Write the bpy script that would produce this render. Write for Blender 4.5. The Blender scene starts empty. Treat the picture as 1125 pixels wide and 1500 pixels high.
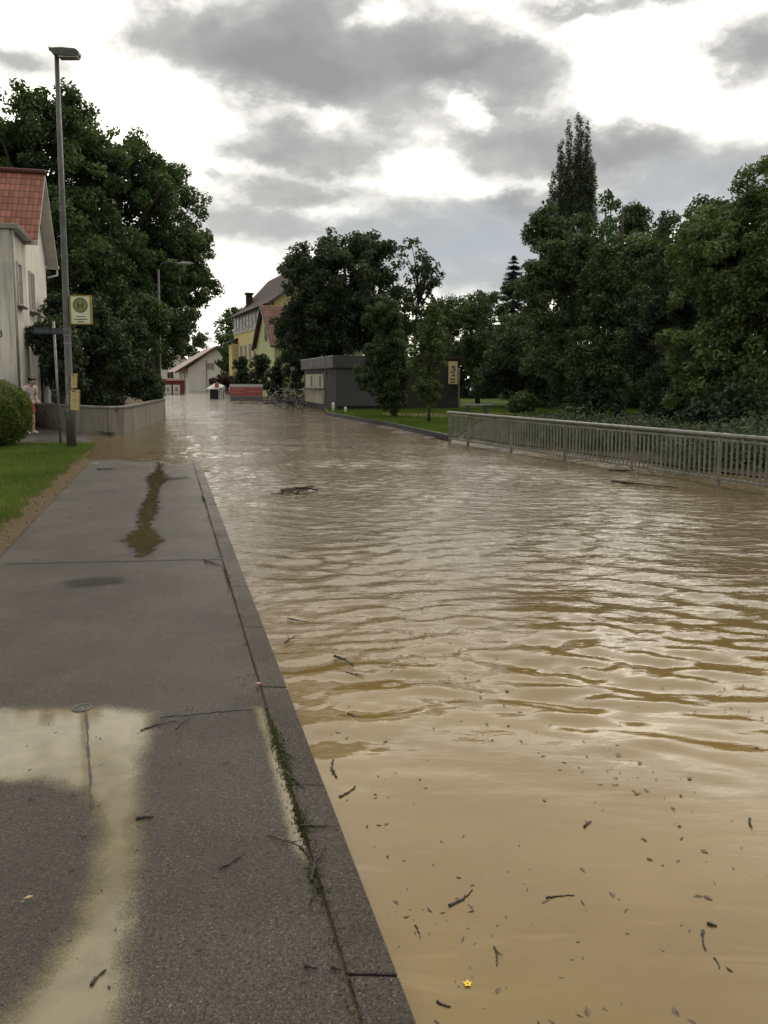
import bpy, math, random
import numpy as np
from mathutils import Vector, Matrix

# ------------------------------------------------------------------ camera
S = bpy.context.scene
C = S.collection
R = math.radians
CAMH, PITCH, F, PY = 1.6, R(5.7), 1150.0, 670.0     # PY: row of the optical axis
cd = bpy.data.cameras.new("camera"); cam = bpy.data.objects.new("camera", cd); C.objects.link(cam)
cam.location = (0, 0, CAMH); cam.rotation_euler = (R(90) - PITCH, 0, 0)
cd.sensor_fit = 'VERTICAL'; cd.sensor_height = 36; cd.lens = F / 1500 * 36
cd.shift_y = -(750 - PY) / 1500
cd.clip_start = 0.05; cd.clip_end = 3000
S.camera = cam
S.view_settings.view_transform = 'Standard'; S.view_settings.look = 'None'
S.view_settings.exposure = 0.6; S.view_settings.gamma = 1
S.cycles.use_denoising = True
S.cycles.max_bounces = 8; S.cycles.diffuse_bounces = 3; S.cycles.transparent_max_bounces = 8
S.cycles.sample_clamp_indirect = 6

CP, SP = math.cos(PITCH), math.sin(PITCH)
def ray(px, py):
    a, b = (px - 562.5) / F, (PY - py) / F
    return Vector((a, CP + b * SP, -SP + b * CP))
def W(px, py, d):                       # point at forward distance d
    r = ray(px, py); return Vector((0, 0, CAMH)) + r * (d / r.y)
def G(px, py, z=0.0):                   # point on the level z
    r = ray(px, py); return Vector((0, 0, CAMH)) + r * ((z - CAMH) / r.z)

# ------------------------------------------------------------------ node helper
class NT:
    def __init__(s, tree): s.t = tree; s.n = tree.nodes; s.l = tree.links
    def add(s, typ, **kw):
        n = s.n.new(typ)
        for k, v in kw.items(): setattr(n, k, v)
        return n
    def put(s, sock, v):
        if v is None: return
        if hasattr(v, 'is_output') or isinstance(v, bpy.types.NodeSocket): s.l.new(v, sock)
        else: sock.default_value = v
    def m(s, op, a, b=None, c=None, clamp=False):
        n = s.add('ShaderNodeMath', operation=op); n.use_clamp = clamp
        s.put(n.inputs[0], a); s.put(n.inputs[1], b); s.put(n.inputs[2], c)
        return n.outputs[0]
    def vm(s, op, a, b=None):
        n = s.add('ShaderNodeVectorMath', operation=op)
        s.put(n.inputs[0], a); s.put(n.inputs[1], b)
        return n.outputs['Value'] if op in ('LENGTH', 'DOT_PRODUCT', 'DISTANCE') else n.outputs[0]
    def noise(s, vec, scale, detail=4, rough=.55, dist=0.0, col=False):
        n = s.add('ShaderNodeTexNoise'); s.put(n.inputs['Vector'], vec)
        n.inputs['Scale'].default_value = scale; n.inputs['Detail'].default_value = detail
        n.inputs['Roughness'].default_value = rough; n.inputs['Distortion'].default_value = dist
        return n.outputs['Color' if col else 'Fac']
    def rng(s, v, a, b, c=0.0, d=1.0, smooth=True):
        n = s.add('ShaderNodeMapRange'); n.interpolation_type = 'SMOOTHSTEP' if smooth else 'LINEAR'
        s.put(n.inputs[0], v); n.inputs[1].default_value = a; n.inputs[2].default_value = b
        n.inputs[3].default_value = c; n.inputs[4].default_value = d
        return n.outputs[0]
    def mix(s, f, a, b, mode='MIX'):
        n = s.add('ShaderNodeMix', data_type='RGBA', blend_type=mode)
        s.put(n.inputs[0], f)
        for i, v in ((6, a), (7, b)):
            if isinstance(v, tuple) and len(v) == 3: v = (*v, 1)
            s.put(n.inputs[i], v)
        return n.outputs[2]
    def mapping(s, vec, scale=(1, 1, 1), rot=(0, 0, 0), loc=(0, 0, 0)):
        n = s.add('ShaderNodeMapping'); s.put(n.inputs[0], vec)
        n.inputs[1].default_value = loc; n.inputs[2].default_value = rot; n.inputs[3].default_value = scale
        return n.outputs[0]

# ------------------------------------------------------------------ world: broken overcast sky
SUN_EL, SUN_AZ = R(56), R(24)           # behind the cloud, ahead and to the right
wd = bpy.data.worlds.new("World"); S.world = wd; wd.use_nodes = True
w = NT(wd.node_tree); w.n.clear()
tc = w.add('ShaderNodeTexCoord').outputs['Generated']
sx = w.add('ShaderNodeSeparateXYZ'); w.l.new(tc, sx.inputs[0])
az0 = w.m('ARCTAN2', sx.outputs[0], sx.outputs[1]); el0 = w.m('ARCSINE', sx.outputs[2])
cmb = w.add('ShaderNodeCombineXYZ'); w.put(cmb.inputs[0], az0); w.put(cmb.inputs[1], w.m('MULTIPLY', el0, 1.0))
ae = cmb.outputs[0]
def warp(v, sc, amt, det=4):
    c_ = w.noise(w.vm('MULTIPLY', tc, (1, 1, 1.7)), sc, det, .6, 0, True)
    return w.vm('ADD', v, w.vm('MULTIPLY', w.vm('SUBTRACT', c_, (.5, .5, .5)), (amt, amt * .7, 0)))
aw = warp(ae, 9, .13, 6)
def azel(px, py):
    r = ray(px, py).normalized(); return math.atan2(r.x, r.y), math.asin(r.z)
def blobs(lst, vec):
    acc = None
    for (px, py, rx, ry, wt) in lst:
        a, e = azel(px, py)
        a2, _ = azel(px + rx, py); _, e2 = azel(px, py - ry)
        d = w.vm('MULTIPLY', w.vm('SUBTRACT', vec, (a, e, 0)), (1 / abs(a2 - a), 1 / abs(e2 - e), 0))
        v = w.rng(w.vm('LENGTH', d), 1.45, .25, 0, wt)
        acc = v if acc is None else w.m('ADD', acc, v)
    return acc
dark = blobs([(425, 45, 120, 85, .85), (275, 55, 90, 50, .6), (405, 115, 100, 50, .55), (640, 75, 105, 60, .62), (560, 130, 140, 45, .45),
              (740, 105, 105, 48, .62), (470, 225, 120, 42, .6), (390, 200, 60, 40, .3), (800, 218, 150, 42, .66), (940, 215, 90, 35, .45), (770, 160, 80, 50, .3), (758, 296, 42, 22, .7),
              (430, 288, 95, 20, .5), (1090, 75, 75, 52, .75), (900, 2, 110, 18, .55), (28, 82, 60, 24, .4), (640, 325, 300, 38, .45),
              (1010, 262, 170, 48, .6), (360, 345, 110, 40, .45), (690, 385, 170, 45, .55), (320, 262, 22, 12, .35), (620, 190, 120, 36, .35), (540, 105, 220, 60, .3), (705, 255, 60, 20, .2),
              (620, -120, 420, 60, .55), (200, -200, 300, 70, .4), (1500, 150, 260, 120, .55), (-250, 200, 200, 100, .45)], aw)
light = blobs([(950, 110, 85, 85, .75), (640, 248, 78, 40, .6), (190, 190, 170, 90, .3), (90, 20, 90, 40, .25), (560, 30, 40, 35, .5), (690, 168, 32, 24, .6),
               (635, 142, 24, 18, .35), (500, 320, 70, 22, .45)], aw)
fb = w.noise(w.vm('MULTIPLY', tc, (1, 1, 1.8)), 7.5, 9, .6, .3)
fb2 = w.noise(w.vm('MULTIPLY', tc, (1, 1, 1.6)), 2.6, 7, .55, .2)
# generic cloud deck away from the part of the sky in view
out = w.m('MAXIMUM', w.rng(el0, R(22), R(34)), w.rng(w.m('ABSOLUTE', az0), R(28), R(42)))
gen = w.m('MULTIPLY', w.rng(fb2, .40, .62, 0, .6), out)
# heavier cloud overhead and to the right, brighter towards the left
high = w.m('ADD', w.m('MULTIPLY', w.rng(el0, R(23), R(33), 0, .55), w.rng(az0, R(-6), R(10))), w.rng(el0, R(33), R(42), 0, .45))
gen = w.m('ADD', gen, high)
cl = w.m('ADD', w.m('SUBTRACT', w.m('ADD', w.m('MULTIPLY', dark, 1.15), gen), w.m('MULTIPLY', light, .8)), w.m('MULTIPLY', w.m('SUBTRACT', fb, .5), 1.3))
fb3 = w.noise(w.vm('MULTIPLY', tc, (1, 1, 1.6)), 24, 7, .65, .4)
cl = w.m('ADD', cl, w.m('MULTIPLY', w.m('SUBTRACT', fb3, .5), .5))
cl = w.m('ADD', cl, .04)
cl = w.rng(cl, -.06, 1.42, 0, 1, False)
blue = blobs([(640, 345, 260, 40, .6), (700, 395, 190, 50, .8), (1000, 290, 170, 55, .8), (830, 330, 200, 50, .5)], aw)
ramp = w.add('ShaderNodeValToRGB'); w.l.new(cl, ramp.inputs[0])
er = ramp.color_ramp; er.elements[0].position = 0; er.elements[0].color = (1.75, 1.65, 1.40, 1)
er.elements[1].position = 1; er.elements[1].color = (.215, .209, .197, 1)
e = er.elements.new(.18); e.color = (.66, .64, .585, 1)
e = er.elements.new(.10); e.color = (.86, .82, .73, 1)
e = er.elements.new(.66); e.color = (.275, .268, .253, 1)
e = er.elements.new(.40); e.color = (.375, .365, .342, 1)
sky = w.add('ShaderNodeTexSky'); sky.sky_type = 'NISHITA'; sky.sun_disc = False
sky.sun_elevation = SUN_EL; sky.sun_rotation = SUN_AZ
skyc = w.vm('MULTIPLY', sky.outputs[0], (.1, .1, .1))
bl = w.mix(w.m('MULTIPLY', blue, .7, clamp=True), ramp.outputs[0], (.30, .318, .338))
bl = w.mix(.06, bl, skyc)
zen = w.rng(el0, R(40), R(58), 1.0, 2.2)
bl = w.vm('SCALE', bl)
bl.node.inputs['Scale'].default_value = 1.0; w.l.new(zen, bl.node.inputs['Scale'])
below = w.rng(el0, R(-6), R(0), 0, 1)
bl = w.mix(below, (.10, .10, .08), bl)
bg = w.add('ShaderNodeBackground'); w.l.new(bl, bg.inputs[0]); bg.inputs[1].default_value = 1.0
wo = w.add('ShaderNodeOutputWorld'); w.l.new(bg.outputs[0], wo.inputs[0])

sd = bpy.data.lights.new("sun", 'SUN'); sd.energy = 1.5; sd.angle = R(75); sd.color = (1, .93, .80)
so = bpy.data.objects.new("sun", sd); C.objects.link(so)
so.rotation_euler = Vector((math.sin(SUN_AZ) * math.cos(SUN_EL), math.cos(SUN_AZ) * math.cos(SUN_EL), math.sin(SUN_EL))).to_track_quat('Z', 'Y').to_euler()

# ------------------------------------------------------------------ materials
def newmat(name):
    m_ = bpy.data.materials.new(name); m_.use_nodes = True
    t = NT(m_.node_tree); b = t.n['Principled BSDF']
    return m_, t, b
def bump(t, b, h, strength=.3, dist=.01):
    n = t.add('ShaderNodeBump'); n.inputs['Strength'].default_value = strength; n.inputs['Distance'].default_value = dist
    t.l.new(h, n.inputs['Height']); t.l.new(n.outputs[0], b.inputs['Normal'])
def mat(name, col, rough=.6, var=.25, scale=6, spec=.4, metal=0, bmp=.15, bscale=40, streak=0.0, dirt=(.06, .055, .045)):
    """painted / plastered / stony surface with uneven tone, grain and optional rain streaks"""
    m_, t, b = newmat(name)
    oc = t.add('ShaderNodeTexCoord').outputs['Object']
    n1 = t.noise(oc, scale, 5, .6)
    lo = tuple(c * (1 - var) for c in col); hi = tuple(min(1, c * (1 + var * .6)) for c in col)
    cc = t.mix(t.rng(n1, .3, .7), lo, hi)
    if streak:
        n2 = t.noise(t.mapping(oc, (2.2, 2.2, .12)), 2.5, 5, .65)
        cc = t.mix(t.rng(n2, .45, .75, 0, streak), cc, dirt)
    t.l.new(cc, b.inputs['Base Color'])
    t.put(b.inputs['Roughness'], t.rng(t.noise(oc, scale * 2.3, 3), .3, .7, max(.05, rough - .12), min(1, rough + .12)))
    b.inputs['Specular IOR Level'].default_value = spec; b.inputs['Metallic'].default_value = metal
    if bmp: bump(t, b, t.noise(oc, bscale, 3), bmp, .01)
    return m_
def leafmat(name, dk, lt, trans=.3, rough=.5):
    m_, t, b = newmat(name)
    at = t.add('ShaderNodeAttribute', attribute_name='tint')
    cc = t.mix(at.outputs['Fac'], dk, lt)
    t.l.new(cc, b.inputs['Base Color']); b.inputs['Roughness'].default_value = rough
    b.inputs['Specular IOR Level'].default_value = .14
    tr = t.add('ShaderNodeBsdfTranslucent'); t.l.new(t.mix(1.0, cc, (1.0, 1.15, .45), 'MULTIPLY'), tr.inputs[0])
    mx = t.add('ShaderNodeMixShader'); mx.inputs[0].default_value = trans
    t.l.new(b.outputs[0], mx.inputs[1]); t.l.new(tr.outputs[0], mx.inputs[2])
    t.l.new(mx.outputs[0], t.n['Material Output'].inputs[0])
    return m_
M = {}
M['leaf_chestnut'] = leafmat('leaf_chestnut', (0.0333, 0.0565, 0.0293), (0.1174, 0.1658, 0.0688))
M['leaf_dark'] = leafmat('leaf_dark', (0.0267, 0.0423, 0.0275), (0.0822, 0.1094, 0.0560))
M['leaf_mid'] = leafmat('leaf_mid', (0.0360, 0.0585, 0.0297), (0.1059, 0.1468, 0.0617))
M['leaf_fresh'] = leafmat('leaf_fresh', (0.0510, 0.0788, 0.0330), (0.1364, 0.1767, 0.0671))
M['leaf_poplar'] = leafmat('leaf_poplar', (.045, .060, .038), (.095, .115, .064), .2)
M['leaf_spruce'] = leafmat('leaf_spruce', (.012, .024, .020), (.028, .046, .034), .1)
M['leaf_hedge'] = leafmat('leaf_hedge', (0.0464, 0.0766, 0.0132), (0.1305, 0.1716, 0.0286), .25)
M['leaf_rust'] = leafmat('leaf_rust', (.035, .022, .016), (.070, .045, .028), .2)
M['grass'] = leafmat('grass', (.062, .098, .020), (.150, .200, .046), .35, .45)
M['moss'] = leafmat('moss', (.030, .036, .014), (.075, .092, .026), .3, .6)
M['bark'] = mat('bark', (.055, .045, .036), .9, .4, 9, .2, bmp=.6, bscale=18)
M['plaster'] = mat('plaster', (.78, .75, .67), .85, .10, 1.2, .2, bmp=.25, bscale=60, streak=.45, dirt=(.20, .18, .15))
M['plaster_stained'] = mat('plaster_stained', (.62, .595, .53), .88, .22, .8, .2, bmp=.3, bscale=60, streak=.6, dirt=(.15, .135, .11))
M['plaster_white'] = mat('plaster_white', (.68, .67, .61), .85, .08, .5, .2, streak=.15, dirt=(.3, .29, .26))
M['plaster_yellow'] = mat('plaster_yellow', (.55, .48, .215), .85, .10, .4, .2, streak=.15, dirt=(.3, .24, .11))
M['plaster_green'] = mat('plaster_green', (.47, .50, .27), .85, .10, .4, .2, streak=.2, dirt=(.24, .25, .14))
M['trim_white'] = mat('trim_white', (.50, .48, .44), .5, .12, 3)
M['trim_dark'] = mat('trim_dark', (.06, .055, .05), .5, .2, 3)
M['zinc'] = mat('zinc', (.22, .215, .20), .4, .2, 3, .5, .5)
M['glass'] = mat('glass', (.03, .035, .04), .08, .2, 1, .6, bmp=0)
M['glass_blind'] = mat('glass_blind', (.30, .28, .24), .25, .2, 3, .5, bmp=0)
M['galv_rail'] = mat('galvanised_rail', (.205, .205, .172), .55, .3, 4, .35, .15, bmp=.05, streak=.4, dirt=(.06, .055, .04))
M['galv'] = mat('galvanised', (.21, .21, .195), .45, .25, 5, .5, .6, bmp=.05)
M['lamp_grey'] = mat('lamp_grey', (.085, .085, .078), .45, .25, 2.5, .5, .2, bmp=.05, streak=.3, dirt=(.05, .055, .05))
M['black'] = mat('black', (.012, .012, .012), .5, .3, 5)
M['tiles_rust_trim'] = mat('verge_brown', (.10, .045, .035), .6, .2, 2, .2)
M['glass_far'] = mat('glass_far', (.035, .036, .036), .35, .3, 1, .15, bmp=0)
M['rubber'] = mat('rubber', (.016, .016, .017), .8, .3, 5)
M['chrome'] = mat('chrome', (.40, .40, .40), .25, .1, 5, .5, .9, bmp=0)
M['blue_sign'] = mat('blue_sign', (.012, .020, .040), .45, .15, 4, .4, bmp=0)
M['white_paint'] = mat('white_paint', (.62, .62, .58), .5, .1, 4, .4, bmp=0)
M['sign_white'] = mat('sign_white', (.62, .64, .46), .5, .1, 4, .4, bmp=0)
M['sign_green'] = mat('sign_green', (.06, .085, .012), .5, .1, 4, .4, bmp=0)
M['sign_olive'] = mat('sign_olive', (.20, .225, .045), .5, .15, 4, .4, bmp=0)
M['yellow_frame'] = mat('yellow_frame', (.26, .18, .03), .5, .15, 4, .4, bmp=0)
M['paper'] = mat('paper', (.50, .42, .22), .7, .12, 6, .3, bmp=0)
M['ink'] = mat('ink', (.09, .075, .04), .7, .2, 6, .3, bmp=0)
M['red'] = mat('red', (.46, .125, .115), .55, .15, 1.5, .4, bmp=0)
M['red_dark'] = mat('red_dark', (.17, .02, .025), .55, .2, 2, .4, bmp=0)
M['pinkish'] = mat('pinkish', (.55, .30, .27), .6, .15, 2, .4, bmp=0)
M['roof_grey'] = mat('roof_grey', (.060, .060, .060), .6, .25, 1.2, .4, streak=.2)
M['kiosk_wall'] = mat('kiosk_wall', (.085, .082, .085), .8, .15, .7, .3, bmp=.2, streak=.25)
M['kiosk_cream'] = mat('kiosk_cream', (.52, .49, .37), .6, .12, 2, .3, bmp=.05, streak=.2, dirt=(.2, .19, .15))
M['brown_wall'] = mat('brown_wall', (.040, .034, .026), .85, .25, 1, .3, bmp=.3)
M['log'] = mat('log', (.050, .037, .025), .6, .45, 14, .4, bmp=.7, bscale=25)
M['twig'] = mat('twig', (.028, .022, .016), .6, .4, 30, .4, bmp=.3)
M['silt_bits'] = mat('silt_bits', (.075, .050, .026), .5, .5, 30, .4, bmp=0)
M['wood_grey'] = mat('wood_grey', (.20, .20, .19), .7, .3, 5, .3)
M['skin'] = mat('skin', (.42, .26, .19), .55, .08, 8, .35, bmp=.05)
M['hair'] = mat('hair', (.018, .012, .010), .6, .3, 30, .4, bmp=.4, bscale=90)
M['shirt'] = mat('shirt', (.52, .44, .41), .85, .12, 8, .2, bmp=.2, bscale=30)
M['shorts'] = mat('shorts', (.33, .075, .055), .85, .15, 8, .2, bmp=.2, bscale=30)
M['shoe'] = mat('shoe', (.45, .43, .38), .7, .15, 8)
M['petal'] = mat('petal', (.75, .52, .02), .5, .1, 20, .3, bmp=0)

def tiles(name, col, sx_, sy_):
    """clay tiles in courses; x across, y up the slope (UV in metres)"""
    m_, t, b = newmat(name)
    uv = t.add('ShaderNodeUVMap').outputs[0]
    sp = t.add('ShaderNodeSeparateXYZ'); t.l.new(uv, sp.inputs[0])
    u = t.m('FRACT', t.m('MULTIPLY', sp.outputs[0], 1 / sx_)); v = t.m('FRACT', t.m('MULTIPLY', sp.outputs[1], 1 / sy_))
    roll = t.m('SINE', t.m('MULTIPLY', u, math.pi))
    h = t.m('ADD', t.m('MULTIPLY', roll, .6), t.m('MULTIPLY', t.m('SUBTRACT', 1.0, v), .8))
    cell = t.add('ShaderNodeTexWhiteNoise', noise_dimensions='2D')
    fl = t.vm('FLOOR', t.vm('MULTIPLY', uv, (1 / sx_, 1 / sy_, 1))); t.l.new(fl, cell.inputs['Vector'])
    n1 = t.noise(uv, 1.3, 4)
    f = t.m('ADD', t.m('MULTIPLY', cell.outputs[0], .55), t.m('MULTIPLY', n1, .5))
    cc = t.mix(f, tuple(c * .55 for c in col), tuple(c * 1.3 for c in col))
    gap = t.m('MULTIPLY', t.rng(v, .0, .26, 1, 0), .9); gap2 = t.m('MULTIPLY', t.rng(roll, .0, .35, 1, 0), .55)  # shadow lines of the courses painted in; grooves between rolls darkened too
    cc = t.mix(t.m('MAXIMUM', gap, gap2), cc, tuple(c * .22 for c in col))
    t.l.new(cc, b.inputs['Base Color']); b.inputs['Roughness'].default_value = .7; b.inputs['Specular IOR Level'].default_value = .15
    bump(t, b, h, .9, .04)
    return m_
M['tiles_red'] = tiles('tiles_red', (.215, .085, .057), .16, .36)
M['tiles_brown'] = tiles('tiles_brown', (.060, .040, .034), .3, .4)
M['tiles_rust'] = tiles('tiles_rust', (.15, .075, .055), .3, .4)
M['tiles_pale'] = tiles('tiles_pale', (.46, .37, .33), .3, .4)

# wet asphalt
def asphalt(name, col=(.052, .044, .035), big=True):
    m_, t, b = newmat(name)
    oc = t.add('ShaderNodeNewGeometry').outputs['Position']
    vor = t.add('ShaderNodeTexVoronoi'); t.l.new(oc, vor.inputs['Vector']); vor.inputs['Scale'].default_value = 240
    cellr = t.add('ShaderNodeSeparateColor'); t.l.new(vor.outputs['Color'], cellr.inputs[0])
    n_f = t.noise(oc, 80, 5, .8); n_l = t.noise(oc, 1.1, 5, .6); n_m = t.noise(oc, 9, 4, .6)
    cc = t.mix(t.rng(n_f, .3, .7), tuple(c * .28 for c in col), tuple(c * 1.9 for c in col))
    cc = t.mix(t.rng(cellr.outputs[0], .80, .88), cc, tuple(c * 2.0 for c in col))
    cc = t.mix(t.rng(cellr.outputs[1], .982, .990), cc, (.24, .20, .15))
    cc = t.mix(t.rng(n_l, .35, .7, 0, .55), cc, tuple(c * .65 for c in col))
    cc = t.mix(t.rng(n_m, .55, .8, 0, .35), cc, (.10, .085, .06))
    t.l.new(cc, b.inputs['Base Color'])
    wet = t.rng(n_l, .36, .64)
    rg = t.m('ADD', t.rng(n_f, .3, .7, .19, .38), t.m('MULTIPLY', wet, -.12))
    t.l.new(rg, b.inputs['Roughness']); b.inputs['Specular IOR Level'].default_value = .42
    h = t.m('ADD', t.m('MULTIPLY', vor.outputs['Distance'], 1.2), n_f)
    bump(t, b, h, .8, .005)
    return m_
M['asphalt'] = asphalt('asphalt')
M['asphalt_dark'] = asphalt('asphalt_dark', (.035, .031, .025))
M['kerbstone'] = asphalt('kerbstone', (.046, .0365, .027))

def earth(name, a, b_, scale=5):
    m_, t, b = newmat(name)
    oc = t.add('ShaderNodeNewGeometry').outputs['Position']
    n1 = t.noise(oc, scale, 6, .65); n2 = t.noise(oc, scale * 9, 4, .7)
    cc = t.mix(t.rng(n1, .35, .65), a, b_)
    cc = t.mix(t.rng(n2, .5, .75, 0, .6), cc, tuple(c * .4 for c in a))
    t.l.new(cc, b.inputs['Base Color']); b.inputs['Roughness'].default_value = .9; b.inputs['Specular IOR Level'].default_value = .12
    bump(t, b, n2, .7, .03)
    return m_
M['earth'] = earth('earth', (.060, .046, .030), (.115, .085, .050))
M['leaf_litter'] = earth('leaf_litter', (.085, .062, .034), (.150, .110, .058), 14)
M['meadow'] = earth('meadow', (.050, .085, .018), (.085, .125, .030), 2)
M['sand_path'] = earth('sand_path', (.30, .24, .17), (.38, .31, .22), 3)

# muddy flood water
def watermat():
    m_, t, b = newmat('flood_water')
    pos = t.add('ShaderNodeNewGeometry').outputs['Position']
    n1 = t.noise(t.mapping(pos, (.35, .9, 1), (0, 0, R(-15))), 1.0, 5, .6, .6)
    n2 = t.noise(pos, 3.2, 5, .6, .8)
    cc = t.mix(t.rng(n1, .32, .68), (.150, .098, .031), (.196, .134, .048))
    cc = t.mix(t.rng(n2, .5, .8, 0, .35), cc, (.148, .094, .027))
    # paler brown drawn out in streaks
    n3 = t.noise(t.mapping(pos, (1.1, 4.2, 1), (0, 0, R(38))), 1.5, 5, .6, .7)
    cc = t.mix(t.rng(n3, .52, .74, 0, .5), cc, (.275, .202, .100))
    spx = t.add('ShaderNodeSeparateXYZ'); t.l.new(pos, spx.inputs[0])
    # grazing-view dimness put into the colour: darker with distance, so sky reflections contrast
    far_dark = t.rng(t.m('ADD', spx.outputs[1], t.m('MULTIPLY', t.m('SUBTRACT', n1, .5), 5.0)), 3.0, 8.0, 0, .9)
    cc = t.mix(far_dark, cc, (.108, .080, .044))
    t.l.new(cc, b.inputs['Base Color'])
    b.inputs['Roughness'].default_value = .02; b.inputs['IOR'].default_value = 1.333
    sp = t.add('ShaderNodeSeparateXYZ'); t.l.new(pos, sp.inputs[0])
    near = t.rng(sp.outputs[1], 2.5, 8.0, .08, 1.0); far = t.m('ADD', t.rng(sp.outputs[1], 9, 26, 0, .40), t.rng(sp.outputs[1], 24, 55, 0, 1.6))
    r1 = t.noise(t.mapping(pos, (1.0, 2.6, 1), (0, 0, R(6))), 6.0, 3, .55, .4)
    r2 = t.noise(t.mapping(pos, (1, 2.2, 1), (0, 0, R(-14))), 1.3, 4, .6, .6)
    h = t.m('ADD', t.m('MULTIPLY', r1, t.m('MULTIPLY', near, t.rng(sp.outputs[1], 5.5, 11, .20, .36))), t.m('MULTIPLY', r2, t.m('MULTIPLY', far, 1.25)))
    bump(t, b, h, 1.0, .05)
    return m_
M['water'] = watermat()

def puddlemat(name, col, rough=.06):
    m_, t, b = newmat(name)
    pos = t.add('ShaderNodeNewGeometry').outputs['Position']
    at = t.add('ShaderNodeAttribute', attribute_name='tint')
    n1 = t.noise(pos, 7, 5, .6, .5); n2 = t.noise(pos, 160, 3, .75)
    cc = t.mix(t.rng(n1, .3, .7), tuple(c * .72 for c in col), col)
    t.l.new(cc, b.inputs['Base Color']); b.inputs['Roughness'].default_value = rough; b.inputs['IOR'].default_value = 1.33
    a = t.m('ADD', at.outputs['Fac'], t.m('MULTIPLY', t.m('SUBTRACT', n2, .5), .75))
    a = t.m('ADD', a, t.m('MULTIPLY', t.m('SUBTRACT', n1, .5), .25))
    a = t.rng(a, (.22), .85, 0, .84)
    tp = t.add('ShaderNodeBsdfTransparent'); mx = t.add('ShaderNodeMixShader')
    t.l.new(a, mx.inputs[0]); t.l.new(tp.outputs[0], mx.inputs[1]); t.l.new(b.outputs[0], mx.inputs[2])
    t.l.new(mx.outputs[0], t.n['Material Output'].inputs[0])
    return m_
M['puddle_mud'] = puddlemat('puddle_mud', (.235, .198, .120))
M['puddle_olive'] = puddlemat('puddle_olive', (.080, .064, .030), .03)
M['wet_stain'] = puddlemat('wet_stain', (.030, .027, .023), .3)

# ------------------------------------------------------------------ mesh builders
class MB:
    def __init__(s): s.v = []; s.f = []; s.uv = {}
    def face(s, pts, uv=None):
        i = len(s.v); s.v += [tuple(p) for p in pts]; s.f.append(tuple(range(i, i + len(pts))))
        if uv: s.uv[len(s.f) - 1] = uv
    def box(s, c, d, ax=None):
        """centre c, full sizes d, ax = (ux, uy, uz) axes"""
        ux, uy, uz = ax or (Vector((1, 0, 0)), Vector((0, 1, 0)), Vector((0, 0, 1)))
        c = Vector(c); i = len(s.v)
        for sz in (-.5, .5):
            for sy_ in (-.5, .5):
                for sx_ in (-.5, .5): s.v.append(tuple(c + ux * (sx_ * d[0]) + uy * (sy_ * d[1]) + uz * (sz * d[2])))
        for q in ((0, 2, 3, 1), (4, 5, 7, 6), (0, 1, 5, 4), (2, 6, 7, 3), (0, 4, 6, 2), (1, 3, 7, 5)): s.f.append(tuple(i + k for k in q))
        return s
    def bar(s, a, b, wd_, ht, up=(0, 0, 1)):
        a, b = Vector(a), Vector(b); uy = (b - a); L = uy.length; uy.normalize()
        ux = uy.cross(Vector(up)).normalized(); uz = ux.cross(uy)
        return s.box((a + b) / 2, (wd_, L, ht), (ux, uy, uz))
    def tube(s, pts, rad, n=10, cap=True):
        pts = [Vector(p) for p in pts]
        if not hasattr(rad, '__len__'): rad = [rad] * len(pts)
        i0 = len(s.v); prev = None
        for k, p in enumerate(pts):
            d = (pts[min(k + 1, len(pts) - 1)] - pts[max(k - 1, 0)]).normalized()
            if prev is None:
                a = d.cross(Vector((0, 0, 1))) if abs(d.z) < .9 else d.cross(Vector((1, 0, 0)))
            else: a = prev - d * prev.dot(d)
            a.normalize(); prev = a; b = d.cross(a)
            for j in range(n):
                t = 2 * math.pi * j / n; s.v.append(tuple(p + (a * math.cos(t) + b * math.sin(t)) * rad[k]))
        for k in range(len(pts) - 1):
            for j in range(n):
                s.f.append((i0 + k * n + j, i0 + k * n + (j + 1) % n, i0 + (k + 1) * n + (j + 1) % n, i0 + (k + 1) * n + j))
        if cap:
            s.f.append(tuple(i0 + j for j in range(n))[::-1]); s.f.append(tuple(i0 + (len(pts) - 1) * n + j for j in range(n)))
        return s
    def prism(s, poly, ext):
        """polygon (list of points) extruded by vector ext"""
        ext = Vector(ext); n = len(poly); i = len(s.v)
        s.v += [tuple(Vector(p)) for p in poly] + [tuple(Vector(p) + ext) for p in poly]
        s.f.append(tuple(range(i, i + n))); s.f.append(tuple(range(i + n, i + 2 * n))[::-1])
        for k in range(n): s.f.append((i + k, i + n + k, i + n + (k + 1) % n, i + (k + 1) % n))
        return s
    def torus(s, c, r, rr, ax, n=28, m=8):
        u, v, wv = ax; c = Vector(c); i = len(s.v)
        for k in range(n):
            t = 2 * math.pi * k / n; d = u * math.cos(t) + v * math.sin(t)
            for j in range(m):
                q = 2 * math.pi * j / m; s.v.append(tuple(c + d * (r + rr * math.cos(q)) + wv * (rr * math.sin(q))))
        for k in range(n):
            for j in range(m):
                s.f.append((i + k * m + j, i + ((k + 1) % n) * m + j, i + ((k + 1) % n) * m + (j + 1) % m, i + k * m + (j + 1) % m))
        return s
    def disc(s, c, r, u, v, n=32):
        c = Vector(c); s.face([c + u * (r * math.cos(2 * math.pi * k / n)) + v * (r * math.sin(2 * math.pi * k / n)) for k in range(n)]); return s
    def ring(s, c, r0, r1, u, v, n=32):
        c = Vector(c)
        for k in range(n):
            a, b = 2 * math.pi * k / n, 2 * math.pi * (k + 1) / n
            da, db = u * math.cos(a) + v * math.sin(a), u * math.cos(b) + v * math.sin(b)
            s.face([c + da * r0, c + da * r1, c + db * r1, c + db * r0])
        return s

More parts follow.
